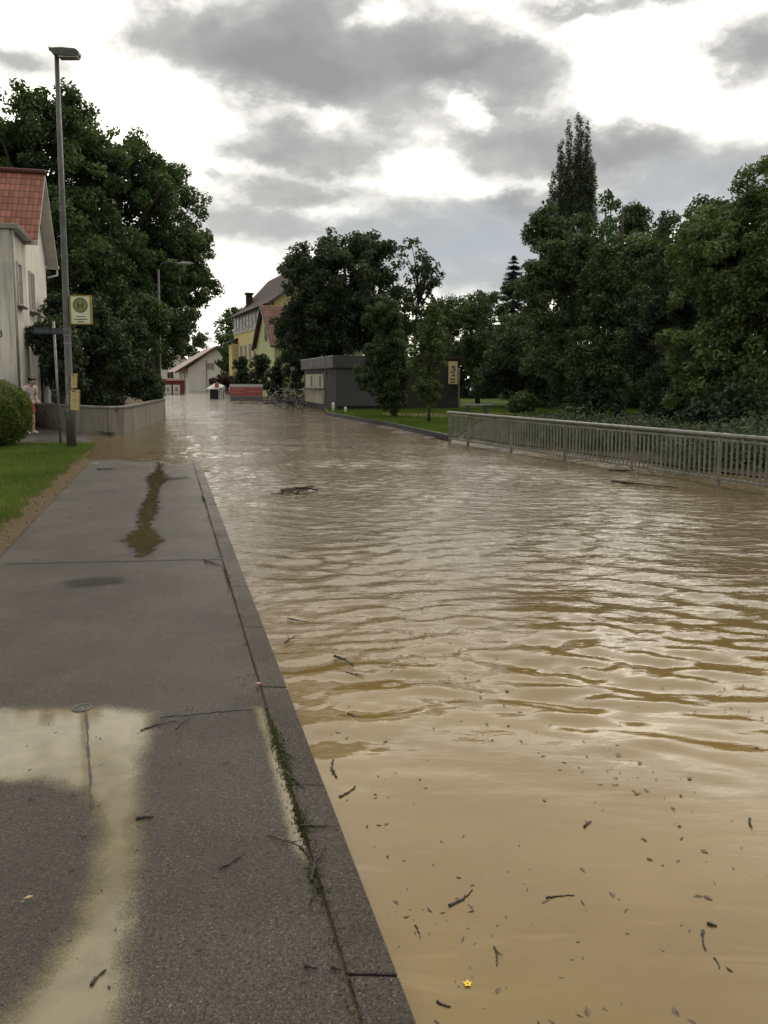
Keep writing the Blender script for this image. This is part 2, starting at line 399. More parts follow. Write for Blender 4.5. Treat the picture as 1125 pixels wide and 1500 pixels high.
ORG = {}
def tag(o, label=None, cat=None, group=None, kind=None):
    if label: o['label'] = label
    if cat: o['category'] = cat
    if group: o['group'] = group
    if kind: o['kind'] = kind
    return o
def thing(name, label, cat, loc, group=None):
    o = bpy.data.objects.new(name, None); C.objects.link(o); o.location = loc; o.empty_display_size = .2
    ORG[o.name] = Vector(loc); return tag(o, label, cat, group)
def mk(name, mb, m_, parent=None, origin=None, bevel=0, smooth=False, label=None):
    me = bpy.data.meshes.new(name)
    org = Vector(origin) if origin is not None else (ORG.get(parent.name, Vector()) if parent else Vector())
    me.from_pydata([(v[0] - org.x, v[1] - org.y, v[2] - org.z) for v in mb.v], [], mb.f)
    if mb.uv:
        l = me.uv_layers.new(name='UVMap')
        for fi, uv in mb.uv.items():
            for k, li in enumerate(me.polygons[fi].loop_indices): l.data[li].uv = uv[k]
    me.materials.append(m_); me.validate()
    o = bpy.data.objects.new(name, me); C.objects.link(o)
    if parent: o.parent = parent; ORG[o.name] = org
    else: o.location = org; ORG[o.name] = org
    if bevel:
        b = o.modifiers.new('bevel', 'BEVEL'); b.width = bevel; b.segments = 2; b.limit_method = 'ANGLE'
    if smooth:
        for p in me.polygons: p.use_smooth = True
    if label: o['label'] = label
    return o
def one(name, label, cat, mb, m_, group=None, bevel=0, smooth=False):
    vs = np.array(mb.v); org = ((vs[:, 0].min() + vs[:, 0].max()) / 2, (vs[:, 1].min() + vs[:, 1].max()) / 2, vs[:, 2].min())
    return tag(mk(name, mb, m_, None, org, bevel, smooth), label, cat, group)
def struct(name, mb, m_): return tag(mk(name, mb, m_), kind='structure')
def npmesh(name, V, Fq, m_, parent=None, tint=None, org=Vector((0, 0, 0)), domain='FACE', smooth=False):
    me = bpy.data.meshes.new(name); V = np.asarray(V, np.float32) - np.array(org, np.float32)
    k = Fq.shape[1]; n = len(Fq)
    me.vertices.add(len(V)); me.vertices.foreach_set('co', V.ravel())
    me.loops.add(n * k); me.loops.foreach_set('vertex_index', Fq.astype(np.int32).ravel())
    me.polygons.add(n); me.polygons.foreach_set('loop_start', np.arange(0, n * k, k, dtype=np.int32))
    if smooth: me.polygons.foreach_set('use_smooth', np.ones(n, bool))
    me.update(calc_edges=True)
    if tint is not None:
        a = me.attributes.new('tint', 'FLOAT', domain); a.data.foreach_set('value', np.asarray(tint, np.float32))
    me.materials.append(m_)
    o = bpy.data.objects.new(name, me); C.objects.link(o)
    if parent: o.parent = parent
    else: o.location = org
    return o
def unit(a): return a / (np.linalg.norm(a, axis=1, keepdims=True) + 1e-9)
def text(name, body, size, loc, ux, uz, m_, parent, align='CENTER'):
    cu = bpy.data.curves.new(name, 'FONT'); cu.body = body; cu.size = size; cu.align_x = align; cu.align_y = 'CENTER'; cu.extrude = .002
    cu.materials.append(m_)
    tmp = bpy.data.objects.new(name + '_tmp', cu); C.objects.link(tmp)
    me = bpy.data.meshes.new_from_object(tmp.evaluated_get(bpy.context.evaluated_depsgraph_get())); bpy.data.objects.remove(tmp); me.name = name
    me.materials.clear(); me.materials.append(m_)
    o = bpy.data.objects.new(name, me); C.objects.link(o)
    ux, uz = Vector(ux).normalized(), Vector(uz).normalized(); un = ux.cross(uz)
    o.parent = parent; mt = Matrix((ux, uz, un)).transposed().to_4x4(); mt.translation = Vector(loc) - ORG[parent.name]
    o.matrix_local = mt
    return o

# ------------------------------------------------------------------ layout lines
ZW = -0.045                                         # flood level
KS = -0.2738                                         # road direction: dx per dy
RD = Vector((KS, 1, 0)).normalized(); RN = Vector((1, -KS, 0)).normalized()
def kx(y): return .577 + KS * y                     # outer kerb edge
def pz(y):                                          # pavement dips under the water beyond 14 m
    t = min(1, max(0, (y - 13.2) / 5.5)); return -.105 * t * t * (3 - 2 * t)
rng0 = np.random.default_rng(7)

# ground, land
mb = MB(); mb.face([(-900, -300, -.4), (900, -300, -.4), (900, 1500, -.4), (-900, 1500, -.4)]); struct('ground', mb, M['meadow'])

# pavement, built in bays between cross joints
mb = MB(); ys = [-6 + .5 * k for k in range(0, 100)]
def pzn(x, y):
    k = min(1, max(0, (y - 13.6) / 1.5)); return pz(y) + k * (.011 * math.sin(2.3 * x + .9 * y) + .008 * math.sin(5.1 * x - 1.7 * y + 1) + .006 * math.sin(9 * x + 4.3 * y))
fy = [v for v in ys if v < 13.4] + [13.4 + .15 * k for k in range(46)] + [v for v in ys if v > 20.4]
for a, b in zip(fy[:-1], fy[1:]):
    nx = 18 if 13 < a < 21 else 1
    for i in range(nx):
        l0, l1 = -2.20 + 2.055 * i / nx, -2.20 + 2.055 * (i + 1) / nx
        mb.face([(kx(a) + l0, a, pzn(kx(a) + l0, a)), (kx(a) + l1, a, pzn(kx(a) + l1, a)), (kx(b) + l1, b, pzn(kx(b) + l1, b)), (kx(b) + l0, b, pzn(kx(b) + l0, b))])
struct('pavement', mb, M['asphalt'])
# dark cross joints in the asphalt
mb = MB(); rj = random.Random(3)
def joint(p, q, w_, n=40, amp=.008, dz=.0035):
    for k in range(n):
        pts = []
        for t in (k / n, (k + 1) / n):
            r2 = random.Random(int(t * n) * 13 + int(p.x * 100)); c = p.lerp(q, t); c = c + (q - p).normalized().cross(Vector((0, 0, 1))) * r2.uniform(-amp, amp)
            hw = w_ * r2.uniform(.35, 1.0) / 2; nn = (q - p).normalized().cross(Vector((0, 0, 1)))
            pts.append((c - nn * hw, c + nn * hw))
        mb.face([(v.x, v.y, pz(v.y) + dz) for v in (pts[0][0], pts[1][0], pts[1][1], pts[0][1])])
joint(G(8, 826), G(330, 819), .045)
joint(G(236, 1050), G(392, 1036), .030)
joint(G(-420, 1075), G(10, 1058), .02)
struct('pavement_joint', mb, M['black'])

# kerb stones, one metre each
mb = MB(); y = -4.0; rk = random.Random(2)
while y < 40:
    a, b = y + .004, y + .988; j = rk.uniform(-.003, .003); z1, z2 = pz(a) + .004 + j, pz(b) + .004 + j
    P = [(kx(a) - .135, a, z1), (kx(a), a, z1 - .004), (kx(b), b, z2 - .004), (kx(b) - .135, b, z2)]
    Q = [(p[0], p[1], -.35) for p in P]
    i = len(mb.v); mb.v += P + Q
    for q in ((0, 1, 2, 3), (0, 4, 5, 1), (1, 5, 6, 2), (2, 6, 7, 3), (3, 7, 4, 0)): mb.f.append(tuple(i + k for k in q))
    y += .995
struct('kerb', mb, M['kerbstone']).modifiers.new('bevel', 'BEVEL').width = .004
mb = MB()
mb.face([(kx(-4) - .16, -4, -.005), (kx(-4) - .13, -4, -.005), (kx(13) - .13, 13, -.006), (kx(13) - .16, 13, -.006)])
struct('kerb_gap', mb, M['earth'])

# verge (left) : earth strip + lawn ; driveway ; garden ground
def vx(y): return kx(y) - 2.19
mb = MB()
for a, b in zip(ys[:50], ys[1:51]):
    if a > 18.9: break
    mb.face([(vx(a) - .52, a, pz(a) * .2 + .016), (vx(a) + .05, a, pz(a) + .006), (vx(b) + .05, b, pz(b) + .006), (vx(b) - .52, b, pz(b) * .2 + .016)])
struct('verge_edge', mb, M['leaf_litter'])
mb = MB(); yE = 18.9
mb.face([(-40, -6, .035), (vx(-6) - .42, -6, .012), (vx(yE) - .30, yE, .012), (-8.2, yE + .3, .03), (-40, yE + .3, .06)])
struct('verge', mb, M['meadow'])
mb = MB()
mb.face([(vx(18.6) + .02, 18.6, -.075), (vx(23.5), 23.5, -.075), (-8.3, 22.4, -.02), (-12.5, 27.5, .05), (-40, 27.5, .06), (-40, 19, .05), (-8.2, 19, .0)])
struct('driveway', mb, M['asphalt_dark'])
mb = MB()
mb.face([(-12.0, 26.9, .12), (-8.0, 23.0, .02), (-9.55, 32.7, .05), (-14.2, 50, .05), (-25, 90, .05), (-60, 125, .05), (-160, 125, .1), (-160, 27, .1)])
struct('garden_ground', mb, M['earth'])

# right bank
mb = MB()
LE = [G(478, 606, .03), G(566, 621, .03), G(655, 641, .03)]
mb.face([LE[0], LE[1], LE[2], (2.1, 22.2, .03), (3.6, 30, .05), (6, 34.5, .05), (22, 35.5, .05), (60, 60, .1), (60, 100, .1), (-2, 100, .1), (-3.2, 42, .05)])
struct('park_lawn', mb, M['meadow'])
mb = MB(); M['bank'] = earth('bank', (.036, .030, .021), (.062, .050, .034), 3)
mb = MB(); mb.face([(2.2, 22.0, .0), (4.5, 17.0, -.02), (6.6, 12.2, -.02), (8.6, 7.5, -.02), (60, 4, 0), (60, 59, .02), (22, 35.4, .02), (6, 34.4, .02), (3.7, 29.9, .02)]); struct('creek_bank', mb, M['bank'])
mb = MB()
for a, b in zip(LE[:-1], LE[1:]):
    d = (b - a).normalized(); n = Vector((0, 0, 1)).cross(d); mb.bar(a - n * -.06, b - n * -.06, .12, .14)
struct('lawn_edging', mb, M['black'])
mb = MB(); a, b, c_ = G(480, 607, -.03), G(560, 622, -.03), G(640, 641, -.035)
mb.face([a, (a.x - .5, a.y - .8, -.07), (b.x - 1.1, b.y - .6, -.055), (c_.x - .5, c_.y - .4, -.06), c_, b]); struct('path', mb, M['asphalt'])
mb = MB(); mb.face([G(560, 609, .06), G(668, 611, .06), G(760, 606, .06), G(760, 603, .06), G(668, 606, .06), G(560, 605, .06)]); struct('park_path', mb, M['sand_path'])
mb = MB(); mb.face([(-5.0, 50.2, .02), (-7.3, 56.5, .02), (-9.3, 58.6, .02), (-12.2, 66, .02), (-22, 108, .02), (60, 120, .02), (60, 60, .02), (-2, 50, .02)]); struct('yard', mb, M['earth'])

# ------------------------------------------------------------------ flood water: displaced sheet
def make_water():
    rows = [-7.0]
    while rows[-1] < 132: rows.append(rows[-1] + .022 * max(1, (max(rows[-1], 0) + 1.2) / 4.2))
    rows = np.array(rows); nu = 520
    u = np.linspace(-1, 1, nu); u = np.sign(u) * (.55 * np.abs(u) + .45 * np.abs(u) ** 3)
    Y = np.repeat(rows[:, None], nu, 1); X = u[None, :] * (np.maximum(Y, 1.5) * 1.05 + 4.5)
    sp = np.maximum(.022 * np.maximum(1, (np.maximum(Y, 0) + 1.2) / 4.2), (np.maximum(Y, 1.5) * 1.05 + 4.5) * 1.2 / nu)
    g = np.random.default_rng(11)
    H = np.zeros_like(X)
    def lump(sc, seed):                # smooth random modulation 0..1
        q = np.random.default_rng(seed); s_ = np.zeros_like(X)
        for _ in range(6):
            th = q.uniform(0, 2 * np.pi); k = 2 * np.pi / (sc * q.uniform(.7, 1.5))
            s_ += np.sin(k * (np.cos(th) * X + np.sin(th) * Y) + q.uniform(0, 6.28))
        return 1 / (1 + np.exp(-s_ * 1.1))
    # gentle phase warping so crests bend
    wx = .35 * np.sin(X * .55 + .3 * Y + 1) + .2 * np.sin(1.3 * X - .5 * Y)
    m1, m2, m3 = lump(2.6, 1), lump(1.7, 2), lump(3.8, 3)
    for i in range(34):
        lam = np.exp(g.uniform(np.log(.12), np.log(.46))); th = np.radians(90 + g.normal(-5, 14) if i % 4 else 90 + g.normal(30, 28))
        k = 2 * np.pi / lam; sl = .0295 * (lam / .4) ** .15
        ph = k * (np.cos(th) * X + np.sin(th) * (Y + wx * .5)) + g.uniform(0, 6.28)
        s_ = np.sin(ph); s_ = s_ + .22 * np.cos(2 * ph)
        H += (sl / k) * s_ * (m1, m2, m3)[i % 3] * 1.95 * np.clip((lam / sp - 2.2) / 2, 0, 1)
    t = np.clip((Y - 2.1) / 3.4, 0, 1); amp = .06 + .94 * t * t * (3 - 2 * t)
    t2 = np.clip((X - kx(Y)) / .9, 0, 1); amp *= .7 + .3 * t2
    # patch of lively boils right of centre
    amp *= 1 + .55 * np.exp(-(((X - 1.5) / 1.0) ** 2 + ((Y - 4.3) / .8) ** 2))
    H *= amp
    for _ in range(5):                 # slow swell
        th = g.uniform(.9, 2.2); lam = g.uniform(1.3, 3.2); k = 2 * np.pi / lam
        H += .012 / k * np.sin(k * (np.cos(th) * X + np.sin(th) * Y) + g.uniform(0, 6)) * np.clip((Y - 1.5) / 5, .03, 1)
    V = np.stack([X, Y, ZW + np.clip(H, -.04, .032)], -1).reshape(-1, 3)
    nr = len(rows); idx = np.arange(nr * nu).reshape(nr, nu)
    Fq = np.stack([idx[:-1, :-1], idx[:-1, 1:], idx[1:, 1:], idx[1:, :-1]], -1).reshape(-1, 4)
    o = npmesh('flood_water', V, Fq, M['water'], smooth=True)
    tag(o, kind='structure')
make_water()

# ------------------------------------------------------------------ puddles
def poly_field(X, Y, poly):
    """signed distance (positive inside)"""
    P = np.array([(p[0], p[1]) for p in poly]); n = len(P); D = np.full(X.shape, 1e9); ins = np.zeros(X.shape, bool)
    for i in range(n):
        a, b = P[i], P[(i + 1) % n]; e_ = b - a
        t = np.clip(((X - a[0]) * e_[0] + (Y - a[1]) * e_[1]) / (e_ @ e_ + 1e-12), 0, 1)
        D = np.minimum(D, np.hypot(X - a[0] - t * e_[0], Y - a[1] - t * e_[1]))
        c = ((a[1] > Y) != (b[1] > Y)) & (X < (b[0] - a[0]) * (Y - a[1]) / (b[1] - a[1] + 1e-12) + a[0]); ins ^= c
    return np.where(ins, D, -D)
def puddle(name, pxpoly, m_, soft, label, z=.004, step=.012, jag=.0, seed=0):
    poly = [G(*p) for p in pxpoly]; xs = [p.x for p in poly]; yy = [p.y for p in poly]
    X, Y = np.meshgrid(np.arange(min(xs) - soft, max(xs) + soft, step), np.arange(min(yy) - soft, max(yy) + soft, step * (1 if jag == 0 else 1.5)))
    D = poly_field(X, Y, poly)
    if jag:
        q = np.random.default_rng(seed); s_ = np.zeros_like(X)
        for _ in range(14):
            th = q.uniform(0, 6.28); k = 2 * np.pi / q.uniform(.05, .3); s_ += np.sin(k * (np.cos(th) * X + np.sin(th) * Y) + q.uniform(0, 6.28))
        D = D + jag * s_ / 3
    T = np.clip(.5 + D / (2 * soft), 0, 1.4)
    xr = np.array([kx(v) for v in Y[:, 0]])[:, None] - .146
    Z = np.vectorize(pzn)(X, Y) + z
    n_, k_ = X.shape; idx = np.arange(n_ * k_).reshape(n_, k_)
    Fq = np.stack([idx[:-1, :-1], idx[:-1, 1:], idx[1:, 1:], idx[1:, :-1]], -1).reshape(-1, 4)
    keep = (T.ravel()[Fq].max(1) > .05) & ((X < xr).ravel()[Fq].all(1)); Fq = Fq[keep]
    used, inv = np.unique(Fq, return_inverse=True); V = np.stack([X.ravel(), Y.ravel(), Z.ravel()], -1)[used]
    o = npmesh(name, V, inv.reshape(-1, 4), m_, tint=T.ravel()[used], domain='POINT')
    return tag(o, label, 'puddle', kind='structure')
puddle('puddle', [(-300, 1045), (-90, 1042), (60, 1038), (150, 1036), (225, 1046), (222, 1075), (208, 1120), (207, 1180), (205, 1250), (196, 1330), (186, 1420), (182, 1520), (165, 1680), (-150, 1680), (-20, 1530), (40, 1450), (95, 1385), (128, 1310), (146, 1235), (140, 1185), (118, 1160), (60, 1146), (-60, 1148), (-300, 1160)],
       M['puddle_mud'], .095, 'wide pale muddy puddle across the near pavement')
puddle('puddle', [(372, 1036), (386, 1038), (400, 1085), (416, 1130), (436, 1190), (452, 1240), (446, 1262), (432, 1250), (416, 1200), (402, 1140), (386, 1085)],
       M['puddle_mud'], .04, 'narrow strip of muddy water beside the kerb', z=.005)
puddle('puddle', [(231, 674), (237, 676), (236, 686), (238, 692), (246, 701), (238, 708), (233, 714), (232, 722), (230, 730), (231, 745), (226, 758), (218, 766), (219, 772), (228, 780), (237, 790), (228, 802), (212, 816), (204, 816), (200, 806), (182, 795), (194, 782), (205, 772), (207, 764), (203, 754), (208, 742), (216, 732), (219, 722), (221, 712), (214, 703), (224, 693), (230, 688)],
       M['wet_stain'], .10, 'dark wet margin round the chain of olive puddles', z=.003, step=.025, jag=.03, seed=6)
puddle('puddle', [(231, 674), (237, 676), (236, 686), (238, 692), (246, 701), (238, 708), (233, 714), (232, 722), (230, 730), (231, 745), (226, 758), (218, 766), (219, 772), (228, 780), (237, 790), (228, 802), (212, 816), (204, 816), (200, 806), (182, 795), (194, 782), (205, 772), (207, 764), (203, 754), (208, 742), (216, 732), (219, 722), (221, 712), (214, 703), (224, 693), (230, 688)],
       M['puddle_olive'], .028, 'jagged chain of olive brown puddles along a crack in the pavement', z=.005, step=.018, jag=.028, seed=4)
puddle('puddle', [(100, 852), (140, 846), (180, 847), (176, 854), (140, 858), (105, 860)], M['wet_stain'], .14, 'dark wet stain on the dry middle of the pavement', z=.004, step=.03)
puddle('puddle', [(240, 700), (275, 698), (276, 701), (245, 704)], M['wet_stain'], .10, 'thin dark wet streak right of the puddle chain', z=.004, step=.03)
mb = MB(); joint(G(126, 1037), G(134.5, 1186), .013, 24, .003, .0095); struct('pavement_crack', mb, M['log'])
mb = MB(); c_ = G(120, 1037, .006); mb.torus(c_, .042, .006, (Vector((1, 0, 0)), Vector((0, 1, 0)), Vector((0, 0, 1)))); mb.tube([c_ - Vector((0, 0, .01)), c_ + Vector((0, 0, .002))], .036, 20)
one('valve_cap', 'small round iron valve cap at the edge of the muddy puddle', 'valve cap', mb, M['lamp_grey'], smooth=True)

# ------------------------------------------------------------------ grass
def blades(name, P, h, wdt, m_, seed, lean=.5, kind='stuff'):
    q = np.random.default_rng(seed); n = len(P); a = q.uniform(0, 6.28, n)
    hh = h * q.uniform(.5, 1.35, n); d = np.stack([np.cos(a), np.sin(a), np.zeros(n)], -1)
    l = np.stack([np.cos(a + 1.2), np.sin(a + 1.2), np.zeros(n)], -1) * (hh * lean * q.uniform(0, 1.3, n))[:, None]
    up = np.stack([np.zeros(n), np.zeros(n), hh], -1); wv = d * (wdt * q.uniform(.6, 1.3, n))[:, None] / 2
    V = np.stack([P - wv, P + wv, P + l * .4 + up * .6 + wv * .7, P + l + up], 1).reshape(-1, 3)
    Fq = np.arange(4 * n).reshape(n, 4)
    cl_ = .5 + .5 * np.sin(P[:, 0] * 2.1 + 1.3 * np.sin(P[:, 1] * 1.7)) * np.sin(P[:, 1] * 1.3 + P[:, 0])
    o = npmesh(name, V, Fq, m_, tint=np.clip(.45 * q.random(n) + .5 * cl_, 0, 1))
    return tag(o, kind=kind)
def scatter(n, x0, x1, y0, y1, test, seed):
    q = np.random.default_rng(seed); X = q.uniform(x0, x1, n); Y = q.uniform(y0, y1, n); k = test(X, Y); return X[k], Y[k], q
X, Y, q = scatter(330000, -13, -1, 2.5, 19.2, lambda X, Y: (X < kx(Y) - 2.19 - .15 + .07 * np.sin(Y * 5.1) * np.sin(Y * 2.3) - .09 * np.abs(np.sin(Y * 13 + X))) & (X > -2.5 - .62 * Y), 1)
blades('verge_grass', np.stack([X, Y, .005 + .02 * np.ones_like(X)], -1), .055, .010, M['grass'], 2)
X, Y, q = scatter(9000, -13, -1, 2.5, 18.9, lambda X, Y: (X < kx(Y) - 2.19 + .02) & (X > kx(Y) - 2.19 - .45), 5)
blades('verge_litter', np.stack([X, Y, .008 * np.ones_like(X)], -1), .02, .02, M['leaf_rust'], 6, 1.5)
def inpoly(poly):
    return lambda X, Y: poly_field(X, Y, poly) > .05
X, Y, q = scatter(160000, -5, 14, 21, 42, inpoly([LE[0], LE[1], LE[2], (2.1, 22.2), (3.6, 30), (6, 34.5), (14, 35), (14, 42), (-3, 42)]), 3)
blades('park_grass', np.stack([X, Y, .03 * np.ones_like(X)], -1), .07, .03, M['grass'], 4)

# moss and small weeds in the kerb joint
q = np.random.default_rng(8); T_ = []
for _ in range(9000):
    yv = q.uniform(1.3, 12) if q.random() < .7 else q.uniform(1.4, 3.6)
    den = .05 + .6 * max(0, math.sin(yv * 3.1 + 1.0) * math.sin(yv * 1.3 + .4)) ** 2; den = max(den, math.exp(-((yv - 2.75) / .42) ** 2) * (.55 + .45 * math.sin(yv * 17)))
    if q.random() < den: T_.append((kx(yv) - .142 + q.normal(0, .010 if yv > 3.5 else .016), yv, .001))
blades('kerb_moss', np.array(T_), .012, .007, M['moss'], 9, .9)

# ------------------------------------------------------------------ trees
def leaf_cloud(cl, seed, size, dens, flat=.8, aspect=.55, droop=.2, up=.45):
    """cl: array of clumps (x,y,z,r); returns V, F, tint"""
    q = np.random.default_rng(seed); Vs = []; T = []
    for (x, y_, z, r) in cl:
        n = max(10, int(dens * (r / size) ** 2))
        d = unit(q.normal(size=(n, 3))); rad = r * q.random(n) ** .45
        P = np.array((x, y_, z)) + d * rad[:, None] * np.array((1, 1, flat))
        N = unit(d * .55 + np.array((0, 0, up)) + q.normal(size=(n, 3)) * .5)
        Tn = unit(np.cross(N, q.normal(size=(n, 3)))); B = np.cross(N, Tn); L = (size * q.uniform(.6, 1.35, n))[:, None]
        tip = P + Tn * L * .55; tip[:, 2] -= droop * L[:, 0]
        Vs.append(np.stack([P - Tn * L * .5, P + B * L * aspect * .5 + Tn * L * .05, tip, P - B * L * aspect * .5 + Tn * L * .05], 1).reshape(-1, 3))
        T.append(np.clip(q.normal(.45, .22) + q.normal(0, .16, n), 0, 1))
    V = np.concatenate(Vs); T = np.concatenate(T); return V, np.arange(len(V)).reshape(-1, 4), T
def env_px(px, py, rx, ry, d, rd=None):
    c = W(px, py, d); k = d / F
    return (c.x, c.y, c.z, rx * k, (rd if rd else rx * k), ry * k)
def clumps(envs, cr, seed, fill=1.0, inner=.55, lobe=2.1):
    """crown = big lobes on each envelope, smaller leaf clumps on each lobe, more of them on its upper side"""
    q = np.random.default_rng(seed); out = []
    for (x, y_, z, rx, ry, rz) in envs:
        a = 4 * math.pi * ((rx * ry) ** 1.6 / 3 + (rx * rz) ** 1.6 / 3 + (ry * rz) ** 1.6 / 3) ** (1 / 1.6)
        R1 = min(cr * lobe, .62 * min(rx, ry, rz)); n = max(4, int(fill * .95 * a / (math.pi * R1 * R1)))
        d = unit(q.normal(size=(n, 3))); f = inner + (1 - inner) * np.sqrt(q.random(n)); f *= q.uniform(.85, 1.10, n)
        RR = R1 * q.uniform(.6, 1.25, n); sh = np.clip(1 - .62 * R1 / np.array((rx, ry, rz)), .25, 1)
        P = np.array((x, y_, z)) + d * f[:, None] * np.array((rx, ry, rz)) * sh
        for p, r_ in zip(P, RR):
            k = max(3, int(fill * 1.7 * (r_ / cr) ** 2 + 1.5)); e_ = unit(q.normal(size=(k, 3)) + np.array((0, 0, .55)))
            rr = cr * q.uniform(.5, 1.0, k)
            out.append(np.concatenate([p + e_ * np.maximum(r_ - .35 * rr, .1 * r_)[:, None] * np.array((1, 1, .85)), rr[:, None]], 1))
    return np.concatenate(out)
def tree(name, label, envs, m_, seed, cr=.7, size=.24, dens=22, fill=1.0, inner=.5, base=None, tr=.22, limbs=10, cat='tree', group=None, trunk=True, flat=.8, zb=-.05, zmin=None, extra=None, up=.45, aspect=.55):
    cl_ = clumps(envs, cr, seed, fill, inner)
    if extra is not None: cl_ = np.concatenate([cl_, np.array(extra)])
    if zmin is not None: cl_ = cl_[cl_[:, 2] - cl_[:, 3] * .6 > zmin]
    e0 = envs[0]; bx, by = (base if base else (e0[0], e0[1]))
    root = thing(name, label, cat, (bx, by, zb), group)
    V, Fq, T = leaf_cloud(cl_, seed + 1, size, dens, flat, up=up, aspect=aspect)
    npmesh('crown' if cat == 'tree' else 'foliage', V, Fq, m_, root, T, ORG[root.name])
    if trunk:
        t = MB(); q = random.Random(seed); zt = max(e[2] for e in envs); top = Vector((e0[0], e0[1], zt)); b0 = Vector((bx, by, zb - .15))
        n = 7; pts = [b0.lerp(top, k / (n - 1)) + Vector((q.uniform(-1, 1), q.uniform(-1, 1), 0)) * tr * .5 * (k > 0) for k in range(n)]
        t.tube(pts, [tr * (1.35 if k == 0 else 1 - .8 * k / (n - 1)) for k in range(n)], 10)
        idx = [q.randrange(len(cl_)) for _ in range(limbs)]
        for i in idx:
            c = Vector(cl_[i][:3]); s_ = min(.85, max(.22, (c.z - b0.z) / max(.5, top.z - b0.z) * .7)); k = int(s_ * (n - 1)); st = pts[k].lerp(pts[min(n - 1, k + 1)], s_ * (n - 1) - k)
            mid = st.lerp(c, .5) + Vector((q.uniform(-.2, .2), q.uniform(-.2, .2), .25))
            t.tube([st, mid, c], [tr * .42, tr * .26, tr * .07], 7)
        mk('trunk' if cat == 'tree' else 'stem', t, M['bark'], root, smooth=True)
    return root

# left: row of chestnuts behind the white house
tree('chestnut_tree', 'tall chestnut rising behind the red tiled roof', [env_px(55, 300, 125, 165, 37, 4.4), env_px(70, 200, 80, 65, 37, 3), env_px(-40, 260, 90, 100, 38, 3.2), env_px(120, 400, 110, 130, 37, 3.6)], M['leaf_chestnut'], 21, .62, .20, 19, base=(W(60, 600, 37).x, 37), tr=.35, limbs=14)
tree('chestnut_tree', 'broad chestnut in the middle of the left tree row, behind the lamp post', [env_px(175, 330, 95, 125, 41, 3.8), env_px(165, 240, 60, 50, 41, 2.6), env_px(190, 450, 90, 110, 41, 3.4)], M['leaf_chestnut'], 22, .62, .20, 19, base=(W(170, 600, 41).x, 41), tr=.33, limbs=12)
tree('chestnut_tree', 'chestnut at the right end of the left tree row, leaning over the road', [env_px(250, 345, 62, 95, 45, 3.2), env_px(268, 410, 52, 85, 45, 3.0), env_px(228, 450, 48, 72, 45, 2.6), env_px(238, 265, 28, 28, 45, 1.4)], M['leaf_chestnut'], 23, .6, .20, 20, base=(W(222, 600, 45).x, 45), tr=.32, limbs=12)
# bushes over the garden wall
tree('overgrown_bush', 'dark overgrown bush bulging over the garden wall behind the bus stop', [env_px(135, 520, 85, 72, 30, 2.2), env_px(195, 535, 48, 62, 31.5, 1.6), env_px(120, 480, 50, 45, 29, 1.5)], M['leaf_dark'], 24, .42, .135, 19, base=(W(135, 600, 30).x, 30), tr=.10, limbs=8, cat='bush', zb=.03)
tree('overgrown_bush', 'leafy bush hanging across the white house wall behind the blue street sign', [env_px(75, 500, 46, 45, 26.3, .95), env_px(92, 545, 30, 32, 26.3, .7)], M['leaf_dark'], 25, .34, .15, 20, base=(W(98, 600, 26.3).x, 26.3), tr=.06, limbs=6, cat='bush', zb=.03)
tree('overgrown_bush', 'lighter green shrub beside the distant lamp at the end of the garden wall', [env_px(212, 470, 34, 42, 33, 1.2), env_px(222, 570, 16, 26, 33, .6), env_px(205, 560, 22, 30, 32, .7)], M['leaf_mid'], 26, .42, .17, 20, base=(W(212, 600, 33).x, 33), tr=.06, limbs=6, cat='bush', zb=.03)
# hedge
def hedge():
    q = np.random.default_rng(27); c = W(-73, 608, 18.35); c = np.array((c.x, c.y, .80)); h = np.array((1.76, 1.0, .86)); n = 46000
    root = thing('hedge', 'rounded clipped hedge at the left edge beside the verge', 'hedge', (c[0], c[1], .03))
    d = unit(q.normal(size=(n, 3))); e_ = 2.9; k = (np.abs(d) ** e_).sum(1) ** (-1 / e_); wob = 1 + .020 * np.sin(d[:, 0] * 9 + 2) * np.sin(d[:, 2] * 8) + .02 * np.sin(d[:, 1] * 13 + d[:, 2] * 5)
    P = c + d * k[:, None] * h * (q.uniform(.93, 1.015, n) * wob)[:, None]
    N = unit(d / h + q.normal(size=(n, 3)) * .55); Tn = unit(np.cross(N, q.normal(size=(n, 3)))); B = np.cross(N, Tn); L = (.042 * q.uniform(.6, 1.4, n))[:, None]
    V = np.stack([P - Tn * L * .5, P + B * L * .3, P + Tn * L * .55, P - B * L * .3], 1).reshape(-1, 3)
    T = np.clip(q.normal(.5, .2, n) + .18 * np.sin(P[:, 0] * 9) * np.sin(P[:, 2] * 11 + P[:, 1] * 7), 0, 1)
    npmesh('foliage', V, np.arange(4 * n).reshape(n, 4), M['leaf_hedge'], root, T, ORG[root.name])
    th = np.linspace(0, 2 * np.pi, 25)[:-1]; m1 = MB(); m1.v = []
    for ph in np.linspace(-1.45, 1.45, 12):
        for t in th:
            dv = np.array((math.cos(ph) * math.cos(t), math.cos(ph) * math.sin(t), math.sin(ph))); kk = (np.abs(dv) ** e_).sum() ** (-1 / e_); m1.v.append(tuple(c + dv * kk * h * .92))
    for i in range(11):
        for j in range(24): m1.f.append((i * 24 + j, i * 24 + (j + 1) % 24, (i + 1) * 24 + (j + 1) % 24, (i + 1) * 24 + j))
    m1.f.append(tuple(range(264, 288)))
    mk('twiggy_core', m1, M['bark'], root)
hedge()

